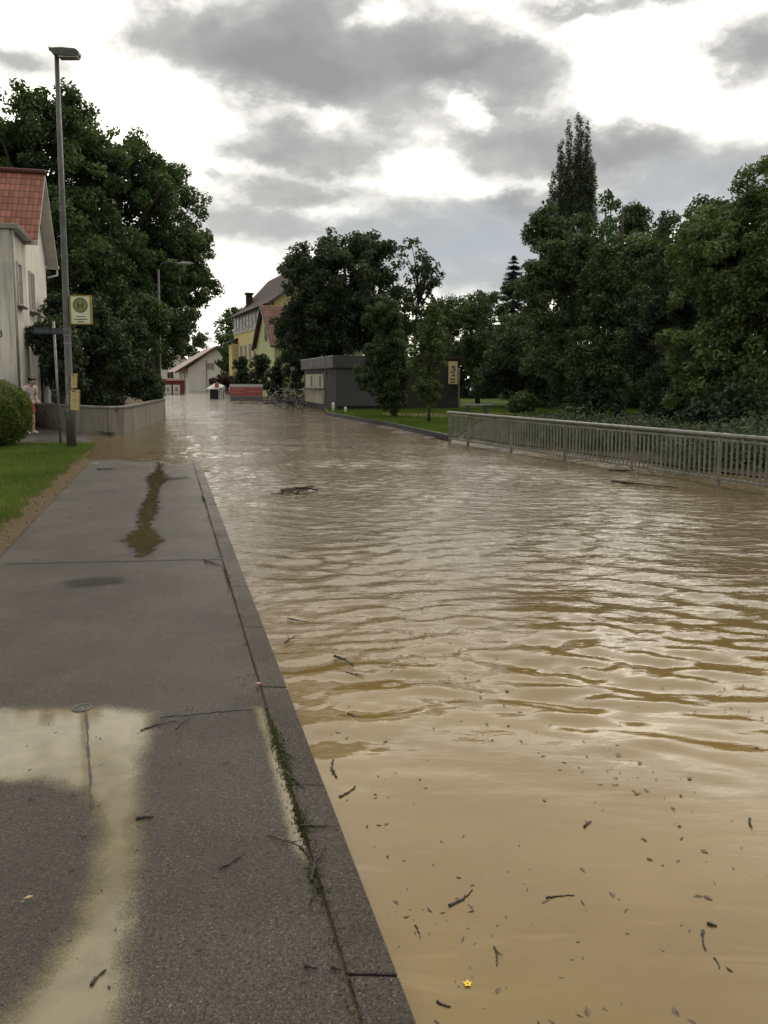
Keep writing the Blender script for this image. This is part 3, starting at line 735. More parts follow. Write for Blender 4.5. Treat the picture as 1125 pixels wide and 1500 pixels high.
# centre
tree('round_tree', 'big dark round tree behind the grey kiosk', [env_px(505, 425, 92, 82, 57, 4.6), env_px(470, 480, 70, 75, 57, 4.0), env_px(560, 470, 60, 80, 58, 3.4), env_px(440, 500, 45, 60, 56, 2.4), env_px(520, 370, 55, 32, 57, 2.8), env_px(440, 390, 25, 30, 57, 1.4)], M['leaf_dark'], 31, .7, .24, 18, base=(W(500, 575, 57).x, 57), tr=.35, limbs=14)
tree('open_tree', 'thin open crowned tree showing sky, right of the big round tree', [env_px(612, 385, 26, 36, 62, 1.5), env_px(628, 410, 18, 30, 62, 1.3), env_px(600, 430, 28, 40, 62, 1.6)], M['leaf_dark'], 32, .5, .30, 9, .75, base=(W(606, 575, 62).x, 62), tr=.16, limbs=12)
tree('clipped_tree', 'dark teardrop shaped tree on a short trunk on the lawn before the kiosk', [env_px(565, 535, 44, 46, 32.8, 1.2), env_px(565, 488, 31, 50, 32.8, .9), env_px(575, 585, 22, 24, 32.8, .6), env_px(564, 560, 36, 32, 32.8, 1.0)], M['leaf_mid'], 33, .26, .11, 24, 1.2, base=(W(579, 600, 32.8).x, 32.8), tr=.09, limbs=5, zb=.02)
tree('young_tree', 'slender young tree right of the teardrop shaped tree', [env_px(628, 520, 32, 60, 28.4, .8), env_px(632, 480, 18, 34, 28.4, .5), env_px(622, 575, 24, 26, 28.4, .55)], M['leaf_fresh'], 34, .24, .11, 17, .95, base=(W(628, 600, 28.4).x, 28.4), tr=.055, limbs=9, zb=.02)
tree('park_tree', 'bushy tree behind the long low building, left of the spruce', [env_px(690, 490, 48, 60, 50, 2.0), env_px(660, 460, 26, 34, 52, 1.3), env_px(715, 520, 40, 48, 49, 1.8)], M['leaf_mid'], 35, .45, .17, 16, .95, base=(W(700, 590, 50).x, 50), tr=.14, limbs=9)
tree('park_tree', 'leafy tree below the pointed spruce', [env_px(760, 500, 42, 70, 45, 1.9), env_px(785, 540, 38, 52, 43, 1.6), env_px(740, 550, 36, 44, 44, 1.5)], M['leaf_mid'], 36, .45, .17, 17, base=(W(765, 600, 45).x, 44), tr=.13, limbs=9)
tree('park_tree', 'large green tree standing in front of the poplar', [env_px(835, 440, 72, 98, 37, 2.6), env_px(800, 350, 28, 55, 40, 1.4), env_px(850, 370, 55, 62, 38, 2.2), env_px(830, 540, 60, 62, 36, 2.2)], M['leaf_mid'], 37, .48, .165, 19, base=(W(835, 610, 36.5).x, 36.5), tr=.2, limbs=12)
tree('park_tree', 'large tree right of the poplar, left of the biggest tree at the right edge', [env_px(910, 430, 62, 105, 34, 2.4), env_px(890, 540, 66, 70, 33, 2.2), env_px(945, 390, 40, 62, 36, 1.7), env_px(925, 330, 26, 26, 38, 1.1)], M['leaf_mid'], 38, .48, .165, 19, base=(W(905, 615, 33.5).x, 33.5), tr=.2, limbs=12)
tree('park_tree', 'biggest tree filling the right edge behind the railing', [env_px(1085, 420, 95, 150, 25, 2.4), env_px(1140, 318, 58, 82, 25, 1.7), env_px(1030, 390, 55, 85, 27, 1.7), env_px(1056, 350, 46, 52, 26, 1.3), env_px(1060, 540, 105, 75, 25, 2.2), env_px(1150, 400, 80, 180, 24, 2.0)], M['leaf_fresh'], 39, .40, .135, 19, base=(W(1085, 620, 25).x, 25), tr=.2, limbs=14, zb=-.1)
tree('park_tree', 'darker tree between the big right tree and the poplar group', [env_px(985, 425, 50, 105, 30, 1.9), env_px(985, 560, 52, 58, 29, 1.7), env_px(960, 500, 36, 80, 31, 1.4)], M['leaf_dark'], 40, .42, .15, 19, base=(W(980, 620, 29.5).x, 29.5), tr=.16, limbs=10, zb=-.1)
# poplar: upright spires
pop = []
for (px, top, bot, hw) in ((849, 166, 330, 8), (834, 176, 330, 7), (860, 178, 330, 7), (821, 205, 330, 7), (842, 215, 330, 6), (868, 228, 330, 6), (810, 250, 330, 6), (853, 240, 330, 8), (829, 250, 330, 8)):
    n_ = int((bot - top) / 5)
    for j in range(n_):
        f_ = (j + .5) / n_; rq = random.Random(j * 31 + px); rr = hw * (.45 + .75 * min(1, f_ * 2.2)) * rq.uniform(.75, 1.2) * 66 / F
        c_ = W(px + rq.uniform(-3, 3), top + (bot - top) * f_, 66 + rq.uniform(-.4, .4)); pop.append((c_.x, c_.y, c_.z, rr))
tree('poplar', 'tall slim poplar towering over the trees on the right', [env_px(842, 400, 26, 110, 66, 1.5)], M['leaf_poplar'], 41, .3, .15, 22, 1.0, base=(W(842, 560, 66).x, 66), tr=.22, limbs=3, flat=1.5, extra=pop)
# birch tops and far trees behind
tree('birch_tree', 'airy birch top just right of the poplar', [env_px(895, 302, 20, 24, 60, 1.2), env_px(928, 318, 18, 22, 60, 1.1), env_px(910, 345, 40, 28, 60, 2)], M['leaf_mid'], 42, .4, .26, 9, .8, base=(W(910, 560, 60).x, 60), tr=.15, limbs=10)
# spruces
def spruce(label, px, top, bot, d, rpx, seed):
    q = random.Random(seed); a = W(px, top, d); k = d / F; H_ = (bot - top) * k; root = thing('spruce', label, 'tree', (a.x, d, -.05)); ORG[root.name] = Vector((a.x, d, -.05))
    t = MB(); t.tube([(a.x, d, -.2), (a.x, d, a.z)], [.2, .02], 8); mk('trunk', t, M['bark'], root, smooth=True)
    Vs = []; T = []; g = np.random.default_rng(seed); nl = int(H_ / .27)
    for i in range(nl):
        z = a.z - H_ * (i + .4 + q.uniform(-.35, .35)) / nl; rr = rpx * k * ((i + .8) / nl) ** .85
        for j in range(11):
            th = q.uniform(0, 6.28); L = rr * q.uniform(.75, 1.1); n = max(16, int(80 * L))
            u_ = g.random(n); P = np.stack([a.x + np.cos(th) * L * u_, d + np.sin(th) * L * u_, z + .12 * L - .45 * L * u_ ** .8 + .25 * L * u_ ** 3], -1) + g.normal(0, .07, (n, 3)) * np.array((1, 1, .6))
            N = unit(g.normal(size=(n, 3)) * .5 + np.array((0, 0, 1))); Tn = unit(np.array((math.cos(th), math.sin(th), -.3)) + g.normal(0, .5, (n, 3))); B = np.cross(N, Tn)
            Vs.append(np.stack([P - Tn * .1, P + B * .04, P + Tn * .14, P - B * .04], 1).reshape(-1, 3)); T.append(g.random(n))
    V = np.concatenate(Vs); npmesh('crown', V, np.arange(len(V)).reshape(-1, 4), M['leaf_spruce'], root, np.concatenate(T), ORG[root.name])
spruce('pointed dark spruce standing out against the sky left of the poplar', 753, 374, 560, 75, 64, 5)
spruce('small distant spruce tip above the trees right of the poplar', 972, 308, 560, 70, 50, 6)
# background row closing the park
bgk = [('far tree filling the gap behind the open crowned tree', 622, 492, 36, 56, 66), ('far green tree behind the young tree', 655, 505, 34, 60, 68), ('far tree left of the spruce', 705, 475, 46, 52, 72), ('far tree right behind the spruce', 780, 455, 50, 70, 70), ('far tree hidden behind the poplar group', 870, 430, 70, 95, 58), ('far tree in the gap behind the right trees', 965, 420, 55, 85, 52), ('far tree at the very right behind the biggest tree', 1060, 400, 90, 130, 46)]
for i, (lb, px, py, rx, ry, d) in enumerate(bgk):
    tree('background_tree', lb, [env_px(px, py, rx, ry, d), env_px(px + rx * .3, py + ry * .7, rx * .9, ry * .8, d - 1)], M['leaf_dark' if i % 2 else 'leaf_mid'], 50 + i, .7, .28, 16, base=(W(px, 560, d).x, d), tr=.18, limbs=5, group='trees closing the park')
# low understorey behind the railing
for i, (lb, px, py, rx, ry, d) in enumerate([('low dark shrub behind the middle of the railing', 880, 585, 50, 30, 32), ('low bright shrub on the bank behind the left part of the railing', 768, 590, 20, 17, 36), ('low shrub under the biggest tree at the right', 1080, 595, 70, 38, 23), ('low dark shrub under the darker tree behind the railing', 985, 590, 40, 34, 28.5)]):
    tree('bank_shrub', lb, [env_px(px, py, rx, ry, d), env_px(px - rx * .5, py + ry * .3, rx * .6, ry * .6, d)], M['leaf_fresh' if i == 1 else 'leaf_dark'], 70 + i, .34, .16, 18, base=(W(px, 600, d).x, d), tr=.04, limbs=4, cat='bush', zb=-.1, group='shrubs along the bank', zmin=-.1)
# far thickets that read as one mass
def thicket(name, a, b, dep, h, n, m_, seed, size=.3):
    q = np.random.default_rng(seed); t = q.random(n); P = np.stack([a[0] + (b[0] - a[0]) * t, a[1] + (b[1] - a[1]) * t, np.zeros(n)], -1); P[:, 0] += q.normal(0, dep, n); P[:, 1] += q.normal(0, dep, n)
    P[:, 2] = h * q.random(n) * (.65 + .35 * np.sin(t * 23 + seed)); cl_ = np.concatenate([P, q.uniform(.5, 1.0, n)[:, None]], 1)
    V, Fq, T = leaf_cloud(cl_, seed, size, 16); tag(npmesh(name, V, Fq, m_, None, T), kind='stuff')
thicket('thicket', (-1, 66), (46, 56), 1.6, 4.2, 520, M['leaf_dark'], 61)
thicket('thicket', (7.0, 43.5), (34, 39), 1.2, 4.6, 420, M['leaf_dark'], 64, .2)
thicket('thicket', (4.6, 20.5), (9.6, 11.0), .7, .22, 60, M['leaf_dark'], 65, .08)
thicket('thicket', (-24, 62), (-38, 44), 1.4, 4.0, 300, M['leaf_dark'], 62)
thicket('thicket', (-13.0, 35), (-17.5, 46), .6, 2.2, 120, M['leaf_dark'], 63, .2)
# around the far houses
tree('village_tree', 'round tree left of the yellow house', [env_px(335, 475, 20, 30, 108, 2.0), env_px(334, 515, 16, 32, 100, 1.8), env_px(345, 530, 16, 40, 98, 1.6)], M['leaf_mid'], 81, .7, .36, 16, base=(W(332, 560, 102).x, 102), tr=.2, limbs=6)
tree('village_tree', 'dark tree above the pale roof of the white house', [env_px(275, 505, 38, 22, 128, 4), env_px(240, 520, 20, 20, 125, 2.2)], M['leaf_dark'], 82, .8, .4, 16, base=(W(280, 560, 128).x, 128), tr=.2, limbs=6)
for i, (lb, px, py, rx, ry, d, k) in enumerate([('dark conical shrub left of the red banner in front of the yellow house', 352, 551, 15, 26, 64, 'leaf_dark'), ('dark shrub behind the red banner', 378, 550, 18, 30, 63, 'leaf_dark'), ('dark shrub beside the bicycles', 402, 560, 15, 28, 58, 'leaf_dark'), ('tall shrub between the bicycles and the kiosk', 430, 548, 18, 36, 54, 'leaf_dark'), ('low rust brown shrub left of the red banner', 328, 561, 20, 11, 73, 'leaf_rust')]):
    tree('yard_shrub', lb, [env_px(px, py, rx, ry, d), env_px(px + rx * .3, py - ry * .4, rx * .5, ry * .75, d)], M[k], 90 + i, .34, .2, 18, base=(W(px, 590, d).x, d), tr=.05, limbs=5, cat='bush', zb=0, group='shrubs in front of the yellow house', zmin=-.15)

# ------------------------------------------------------------------ houses
def house_axes(A, dirv):
    u = Vector((dirv[0], dirv[1], 0)).normalized(); return Vector((A[0], A[1], 0)), u, Vector((u.y, -u.x, 0))   # u along ridge, n to the right
def window(parent, P, u, out, w_, h, fm, gm, sill=True, depth=.06, fr=.07, mull=1):
    """framed window centred at P on a wall with axis u and outward normal out"""
    z = Vector((0, 0, 1)); f = MB()
    for s_ in (-1, 1):
        f.box(P + u * (s_ * (w_ / 2 - fr / 2)), (fr, depth, h), (u, out, z))
        f.box(P + z * (s_ * (h / 2 - fr / 2)), (w_ - 2 * fr, depth, fr), (u, out, z))
    for k in range(mull): f.box(P + u * (w_ * ((k + 1) / (mull + 1) - .5)), (fr * .7, depth * .8, h - 2 * fr), (u, out, z))
    wn = mk('window', f, fm, parent)
    g = MB(); g.box(P - out * .012, (w_ - 2 * fr - .002, .02, h - 2 * fr - .002), (u, out, z)); mk('pane', g, gm, wn)
    if sill:
        s2 = MB(); s2.box(P - z * (h / 2 + .04) + out * .06, (w_ + .12, .16, .06), (u, out, z)); mk('sill', s2, M['trim_dark'], wn)
    return wn
def roof_face(mb, a, b, c, d):
    """a,b eave; c,d ridge (same order) with UVs in metres"""
    L = (b - a).length; H_ = (d - a).length
    mb.face([a, b, c, d], [(0, 0), (L, 0), (L, H_), (0, H_)])
Z = Vector((0, 0, 1))

# near white house with red tiled roof
A0 = W(27, 600, 24.0); A0 = Vector((A0.x, A0.y, 0)); u = RD.copy(); n = RN.copy(); t1, t2 = 2.5, 7.0
hs = thing('house', 'white plastered house with red tiled roof at the left edge', 'house', (A0.x - 4, A0.y + 3, 0))
def HP(t, s_, z): return A0 + u * t + n * s_ + Z * z
LW = -9.0
m1 = MB(); m1.box(HP(t1 / 2, LW / 2, 3.02), (abs(LW), t1, 6.05), (n, u, Z)); mk('annex_wall', m1, M['plaster_stained'], hs, label='rain stained grey annex wall')
m1 = MB(); m1.box(HP(t1 / 2 - .02, LW / 2 + .1, 6.13), (abs(LW) + .28, t1 + .16, .16), (n, u, Z)); mk('coping', m1, M['zinc'], hs, bevel=.02)
tr_, ze, zr = (t1 + t2) / 2, 6.25, 8.75
m1 = MB(); P = [HP(t1, 0, -.1), HP(t2, 0, -.1), HP(t2, 0, ze), HP(tr_, 0, zr - .08), HP(t1, 0, ze)]; m1.prism(P, n * LW); mk('wall', m1, M['plaster'], hs)
ov = .42; m1 = MB(); drop = .25
for (te, tt) in ((t1 - .18, tr_), (t2 + .25, tr_)):
    sl = (zr - ze) / (tr_ - t1); zE = zr - sl * abs(tr_ - te)
    a, b, c, d = HP(te, LW - .3, zE), HP(te, ov, zE), HP(tt, ov, zr), HP(tt, LW - .3, zr)
    up_ = Z * .10
    roof_face(m1, a + up_, b + up_, c + up_, d + up_)
rf = mk('roof', m1, M['tiles_red'], hs)
m1 = MB()
for te in (t1 - .18, t2 + .25):
    sl = (zr - ze) / (tr_ - t1); zE = zr - sl * abs(tr_ - te)
    m1.prism([HP(te, .02, zE - .08), HP(te, ov, zE - .08), HP(tr_, ov, zr - .08), HP(tr_, .02, zr - .08)], Z * .165)
mk('verge_board', m1, M['trim_white'], rf)
m1 = MB(); m1.tube([HP(tr_, LW - .3, zr + .12), HP(tr_, ov + .02, zr + .12)], .11, 10); mk('ridge_tiles', m1, M['tiles_red'], rf, smooth=True)
m1 = MB(); g0 = HP(t2 + .33, 0, 5.9); m1.tube([g0 + n * LW, g0 + n * (ov + .03)], .07, 8); m1.tube([g0 + n * (ov - .05), g0 + n * (ov - .05) - Z * .28, g0 - Z * .42 + n * .08 - u * .35], .04, 8); mk('gutter', m1, M['trim_white'], hs, smooth=True)
m1 = MB(); m1.tube([HP(-.06, .07, 0), HP(-.06, .07, 6.0)], .045, 8); mk('downpipe', m1, M['zinc'], hs, smooth=True)
window(hs, HP(1.05, .03, 4.55), u, n, .75, 1.35, M['trim_white'], M['glass_blind'], mull=0)
window(hs, HP(3.35, .03, 4.55), u, n, .95, 1.35, M['trim_white'], M['glass_blind'])
dr = window(hs, HP(4.6, .03, 1.2), u, n, .95, 2.1, M['trim_white'], M['glass'], sill=False, mull=0)
text('house_number', '58', .32, HP(-.012, -.50, 2.95) , n, Z, M['black'], hs)

# low garden wall, curving from the house to the lamp
w0 = HP(3.2, .05, 0); wp = [Vector((w0.x, w0.y, 0)), Vector((-10.0, 25.0, 0)), Vector((-8.9, 23.95, 0)), Vector((-8.25, 23.55, 0)), Vector((-7.98, 23.75, 0)), Vector((-7.98, 24.6, 0)), Vector((-8.55, 28.4, 0)), Vector((-9.35, 33.2, 0))]
m1 = MB(); cp = MB()
for i, (a, b) in enumerate(zip(wp[:-1], wp[1:])):
    d = (b - a).normalized(); a2 = a - d * .06 * (i > 0); b2 = b + d * .06
    m1.bar(a2 + Z * .32, b2 + Z * .32, .22, .80 - .002 * i); cp.bar(a2 + Z * (.755 - .001 * i), b2 + Z * (.755 - .001 * i), .28, .07)
mwall, t, b = newmat('wall_peeling')
oc = t.add('ShaderNodeNewGeometry').outputs['Position']; n1_ = t.noise(oc, 1.6, 5, .6, .4); n2_ = t.noise(t.mapping(oc, (2.5, 2.5, .3)), 2.4, 5, .6)
cc = t.mix(t.rng(n2_, .4, .75, 0, .7), (.235, .22, .18), (.075, .066, .05)); cc = t.mix(t.rng(n1_, .60, .64), cc, (.085, .068, .05))
t.l.new(cc, b.inputs['Base Color']); b.inputs['Roughness'].default_value = .9; bump(t, b, n1_, .5, .03)
gw = thing('garden_wall', 'low weathered concrete garden wall with peeling plaster', 'wall', (-8.4, 24.5, 0)); mk('wall_body', m1, mwall, gw); mk('coping', cp, M['zinc'], gw, bevel=.015)
# garden handrail by the house steps
m1 = MB(); a, b = HP(3.5, 1.25, 0), HP(5.0, 1.2, 0)
for p in (a, a.lerp(b, .5), b): m1.tube([p + Z * .0, p + Z * 1.15], .02, 8)
m1.tube([a + Z * 1.15, b + Z * 1.15], .024, 8); one('handrail', 'thin dark handrail beside the white house', 'handrail', m1, M['black'], smooth=True)

# yellow house
A, u, n = house_axes((-10.4, 75.4), (-.38, 1)); L_, hw, ze, zr = 21.5, 4.4, 9.0, 13.4
yh = thing('house', 'yellow house with dark tiled roof and a row of attic windows', 'house', tuple(A + u * 10 + n * 4)); out = -n
def YP(t, s_, z): return A + u * t + n * s_ + Z * z
m1 = MB(); m1.prism([YP(0, 0, -.3), YP(0, 2 * hw, -.3), YP(0, 2 * hw, ze), YP(0, 2 * hw - .9, ze + .7), YP(0, hw, zr - .1), YP(0, .9, ze + .7), YP(0, 0, ze)], u * L_); mk('wall', m1, M['plaster_yellow'], yh)
m1 = MB(); kb = .5
def ypair(s_, z): return (YP(-.5, s_, z), YP(L_ + .5, s_, z))
prof = [(-.75, ze - .25), (.9, ze + .85), (hw, zr + .08)]
for (s1, z1), (s2, z2) in zip(prof[:-1], prof[1:]):
    a, b = ypair(s1, z1); d, c = ypair(s2, z2); roof_face(m1, a, b, c, d)
    a, b = ypair(2 * hw - s1, z1); d, c = ypair(2 * hw - s2, z2); roof_face(m1, a, b, c, d)
rf = mk('roof', m1, M['tiles_brown'], yh)
m1 = MB()
for sg in (0, 1):
    for (s1, z1), (s2, z2) in zip(prof[:-1], prof[1:]):
        f_ = (lambda s_: 2 * hw - s_) if sg else (lambda s_: s_)
        m1.bar(YP(-.48, f_(s1), z1 - .14), YP(-.48, f_(s2), z2 - .14), .1, .2)
mk('verge_board', m1, M['trim_dark'], rf)
m1 = MB(); c0 = YP(L_ - 3.0, 1.3, ze + 1.7); m1.box(c0 - Z * .4, (.7, .7, 2.2), (n, u, Z)); m1.box(c0 + Z * .8, (.95, .95, .2), (n, u, Z)); mk('chimney', m1, M['brown_wall'], rf)
m1 = MB(); p = YP(11.5, hw, zr); m1.tube([p, p + Z * 2.4], .04, 6); m1.tube([p + Z * 2.3 - n * .6, p + Z * 2.3 + n * .6], .03, 6); m1.tube([p + Z * 1.6 - n * .45, p + Z * 1.6 + n * .45], .03, 6)
mk('antenna', m1, M['galv'], rf)
m1 = MB(); m1.box(YP(L_ / 2, -.06, 7.85), (.1, L_ - 1, 2.05), (n, u, Z)); mk('attic_band', m1, M['trim_white'], yh, label='white framed band under the eaves')
for k in range(11): window(yh, YP(1.6 + k * 1.86, -.14, 7.85), u, out, 1.55, 1.85, M['trim_white'], M['glass_far'], False, .08, .06, 0)
for zc in (4.4, 1.4):
    for k in range(8): window(yh, YP(1.8 + k * 2.5, -.03, zc), u, out, 1.15, 2.1, M['trim_white'] if zc > 3 else M['trim_dark'], M['glass_far'], True, .1, .08, 1)
m1 = MB(); pr = [YP(L_ - 2.6, -.02, 6.4), YP(L_ - 2.6, -1.1, 5.9), YP(L_ - 2.6, -1.1, 5.75), YP(L_ - 2.6, -.02, 6.25)]; m1.prism(pr, u * 2.9); mk('porch_roof', m1, M['tiles_brown'], yh)
m1 = MB(); m1.box(YP(L_ - 1.25, -.36, 2.8), (.68, 2.2, 5.8), (n, u, Z)); mk('porch_wall', m1, M['plaster_yellow'], yh)

# pale green gabled house in front of it
A, u, n = house_axes((-9.35, 67.6), (-.38, 1)); Wd, ze, zr, dp = 7.5, 4.75, 8.1, 8.0
gh = thing('house', 'pale green house with a steep gable and rust red roof', 'house', tuple(A + u * 3.7 + n * 3))
m1 = MB(); m1.prism([YP(0, 0, -.3), YP(Wd, 0, -.3), YP(Wd, 0, ze), YP(Wd / 2, 0, zr - .1), YP(0, 0, ze)], n * dp); mk('wall', m1, M['plaster_green'], gh)
m1 = MB()
for s_ in (0, 1):
    f_ = (lambda t: Wd - t) if s_ else (lambda t: t); sl = (zr - ze) / (Wd / 2)
    a, b, c, d = YP(f_(-.4), -.35, ze - .4 * sl + .06), YP(f_(-.4), dp, ze - .4 * sl + .06), YP(Wd / 2, dp, zr + .06), YP(Wd / 2, -.35, zr + .06); roof_face(m1, a, b, c, d)
rf = mk('roof', m1, M['tiles_rust'], gh)
m1 = MB()
for s_ in (0, 1):
    f_ = (lambda t: Wd - t) if s_ else (lambda t: t); m1.bar(YP(f_(-.4), -.33, ze - .4 * sl - .08), YP(Wd / 2, -.33, zr - .08), .12, .22, up=tuple(-n))
mk('verge_board', m1, M['trim_dark'], rf)
window(gh, YP(3.2, -.03, 5.6), u, -n, .7, 1.3, M['trim_dark'], M['glass_far'], False, .08, .06, 0)
window(gh, YP(2.9, -.03, 2.9), u, -n, 1.5, 1.3, M['trim_dark'], M['glass'], True, .08, .09, 1)

# white house at the end of the road
A, u, n = house_axes((W(276, 568, 105).x, 105), (-.36, 1)); Wd, ze, zr, dp = 11.5, 3.0, 5.9, 14
wh = thing('house', 'low white house with a pale sloping roof at the end of the road', 'house', tuple(A + u * 5 + n * 4))
m1 = MB(); m1.prism([YP(0, 0, -.3), YP(0, Wd, -.3), YP(0, Wd, ze), YP(0, Wd * .33, zr - .08), YP(0, 0, ze)], u * dp); mk('wall', m1, M['plaster_white'], wh)
m1 = MB(); sl = (zr - ze) / (Wd * .33)
a, b, c, d = YP(-.6, -1.7, ze - 1.0 * sl + .35), YP(dp, -1.7, ze - 1.0 * sl + .35), YP(dp, Wd * .33, zr + .12), YP(-.6, Wd * .33, zr + .12); roof_face(m1, a, b, c, d)
sl2 = (zr - ze) / (Wd * .67); a, b = YP(-.6, Wd + .7, ze - .7 * sl2 + .12), YP(dp, Wd + .7, ze - .7 * sl2 + .12); roof_face(m1, a, b, c, d)
rf = mk('roof', m1, M['tiles_pale'], wh)
m1 = MB(); m1.bar(YP(-.58, -1.7, ze - 1.0 * sl + .2), YP(-.58, Wd * .33, zr - .04), .1, .25); m1.bar(YP(-.58, Wd + .7, ze - .7 * sl2), YP(-.58, Wd * .33, zr - .04), .1, .25); mk('verge_board', m1, M['tiles_rust_trim'], rf)
m1 = MB(); m1.box(YP(4.2, -.03, 1.15), (.1, 1.1, 2.3), (n, u, Z)); mk('door', m1, M['trim_dark'], wh)
window(wh, YP(9, -.04, 1.4), u, -n, 1.2, 1.1, M['trim_white'], M['glass'], False)
window(wh, YP(-.04, 2.9, 3.3), n, -u, 1.1, .9, M['trim_white'], M['glass_blind'], False)
window(wh, YP(-.04, 3.0, 1.25), n, -u, .6, .8, M['trim_dark'], M['glass'], False, mull=0)
m1 = MB(); m1.tube([YP(-.1, 2.4, -.1), YP(-.1, 2.4, 4.1)], .05, 6); mk('downpipe', m1, M['zinc'], wh)
# house behind at far left
A, u, n = house_axes((W(232, 556, 135).x, 135), (-.2, 1)); Wd, ze, zr, dp = 6.5, 3.3, 6.3, 9
bh = thing('house', 'distant white gabled house between the lamp and the low white house', 'house', tuple(A + u * 4 + n * 4))
m1 = MB(); m1.prism([YP(0, 0, -.3), YP(0, Wd, -.3), YP(0, Wd, ze), YP(0, Wd / 2, zr - .08), YP(0, 0, ze)], u * dp); mk('wall', m1, M['plaster_white'], bh)
m1 = MB(); sl = (zr - ze) / (Wd / 2)
for s_ in (0, 1):
    f_ = (lambda t: Wd - t) if s_ else (lambda t: t)
    roof_face(m1, YP(-.4, f_(-.5), ze - .5 * sl + .1), YP(dp, f_(-.5), ze - .5 * sl + .1), YP(dp, Wd / 2, zr + .1), YP(-.4, Wd / 2, zr + .1))
mk('roof', m1, M['tiles_rust'], bh)
window(bh, YP(-.04, 2.0, 2.3), n, -u, 1.1, 1.3, M['trim_white'], M['glass'], False); window(bh, YP(-.04, 4.4, 2.3), n, -u, 1.1, 1.3, M['trim_white'], M['glass'], False)

# grey flat-roofed kiosk
K0 = Vector((-2.45, 40, 0)); u, n = RD.copy(), RN.copy()
def KP(t, s_, z): return K0 + u * t + n * s_ + Z * z
kk = thing('kiosk', 'grey flat roofed kiosk with cream shutters by the lawn', 'kiosk', tuple(KP(4.6, 3.2, 0)))
KL, KW = 9.6, 3.6
m1 = MB(); m1.box(KP(KL / 2, KW / 2, 1.2), (KW, KL, 1.95), (n, u, Z)); mk('wall', m1, M['kiosk_wall'], kk)
m1 = MB(); m1.box(KP(KL / 2, KW / 2, .05), (KW - .14, KL - .14, .36), (n, u, Z)); mk('plinth', m1, M['black'], kk)
m1 = MB(); m1.box(KP(KL / 2, KW / 2, 2.46), (KW + .34, KL + .34, .58), (n, u, Z)); m1.box(KP(KL / 2, KW / 2, 2.15), (KW + .26, KL + .26, .035), (n, u, Z)); ro = mk('roof', m1, M['roof_grey'], kk, bevel=.012)
m1 = MB(); m1.box(KP(KL / 2, KW / 2, 2.765), (KW + .40, KL + .40, .03), (n, u, Z)); mk('roof_edge', m1, M['zinc'], ro)
for a, b in ((3.0, 5.6), (5.75, 8.6)):
    m1 = MB(); m1.box(KP((a + b) / 2, -.03, 1.48), (.1, b - a, .78), (n, u, Z)); s1_ = mk('shutter', m1, M['kiosk_cream'], kk)
    m1 = MB(); m1.box(KP((a + b) / 2, -.06, .64), (.16, b - a, .78), (n, u, Z)); m1.box(KP((a + b) / 2, -.145, .66), (.01, b - a - .2, .02), (n, u, Z)); mk('counter_panel', m1, M['kiosk_cream'], kk)
    m1 = MB(); m1.box(KP(a + .8, -.088, 1.5), (.02, .5, .6), (n, u, Z)); mk('shutter_panel', m1, M['wood_grey'], s1_)
    m1 = MB(); m1.box(KP((a + b) / 2, -.16, 1.05), (.3, b - a, .05), (n, u, Z)); mk('counter', m1, M['trim_dark'], kk)
m1 = MB(); m1.box(KP(2.5, -.06, 1.9), (.06, .35, .18), (n, u, Z)); mk('outdoor_light', m1, M['wood_grey'], kk)
# brown extension continuing the front to the right, with its yellow sign
bx_ = thing('low_building', 'dark brown low building behind the two lawn trees', 'building', tuple(KP(5, KW + 3, 0)))
e0, e1 = KW + .05, KW + 1.0
m1 = MB(); m1.box(KP(3.2, (KW + .02 + 6.75) / 2, 1.25), (6.75 - KW - .02, 6.2, 2.75), (n, u, Z)); mk('wall', m1, M['brown_wall'], bx_)
m1 = MB(); m1.box(KP(3.2, (KW + .20 + 6.95) / 2, 2.685), (6.95 - KW - .2, 6.6, .12), (n, u, Z)); mk('roof', m1, M['brown_wall'], bx_)
m1 = MB(); c0 = W(663.5, 546, 41.2); m1.box(c0, (.47, .06, 1.18), (Vector((1, .0, 0)), Vector((0, 1, 0)), Z))
sg = thing('advertising_sign', 'upright yellow sign at the corner of the brown low building', 'sign', tuple(c0 - Z * .59)); mk('sign_panel', m1, M['paper'], sg, bevel=.01)
m1 = MB(); 
for (dx, dz, a, b) in ((.02, .30, .18, .10), (.06, .16, .13, .12), (-.02, .02, .2, .08), (.03, -.14, .14, .12), (-.02, -.34, .28, .08), (.0, -.48, .26, .07)): m1.box(c0 + Vector((dx, -.034, dz)), (a, .006, b))
mk('printed_mark', m1, M['ink'], sg)
m1 = MB(); m1.tube([c0 + Vector((.2, .04, .5)), c0 + Vector((.2, .7, .5))], .02, 6); m1.tube([c0 + Vector((.2, .04, -.5)), c0 + Vector((.2, .7, -.5))], .02, 6); mk('bracket', m1, M['galv'], sg)

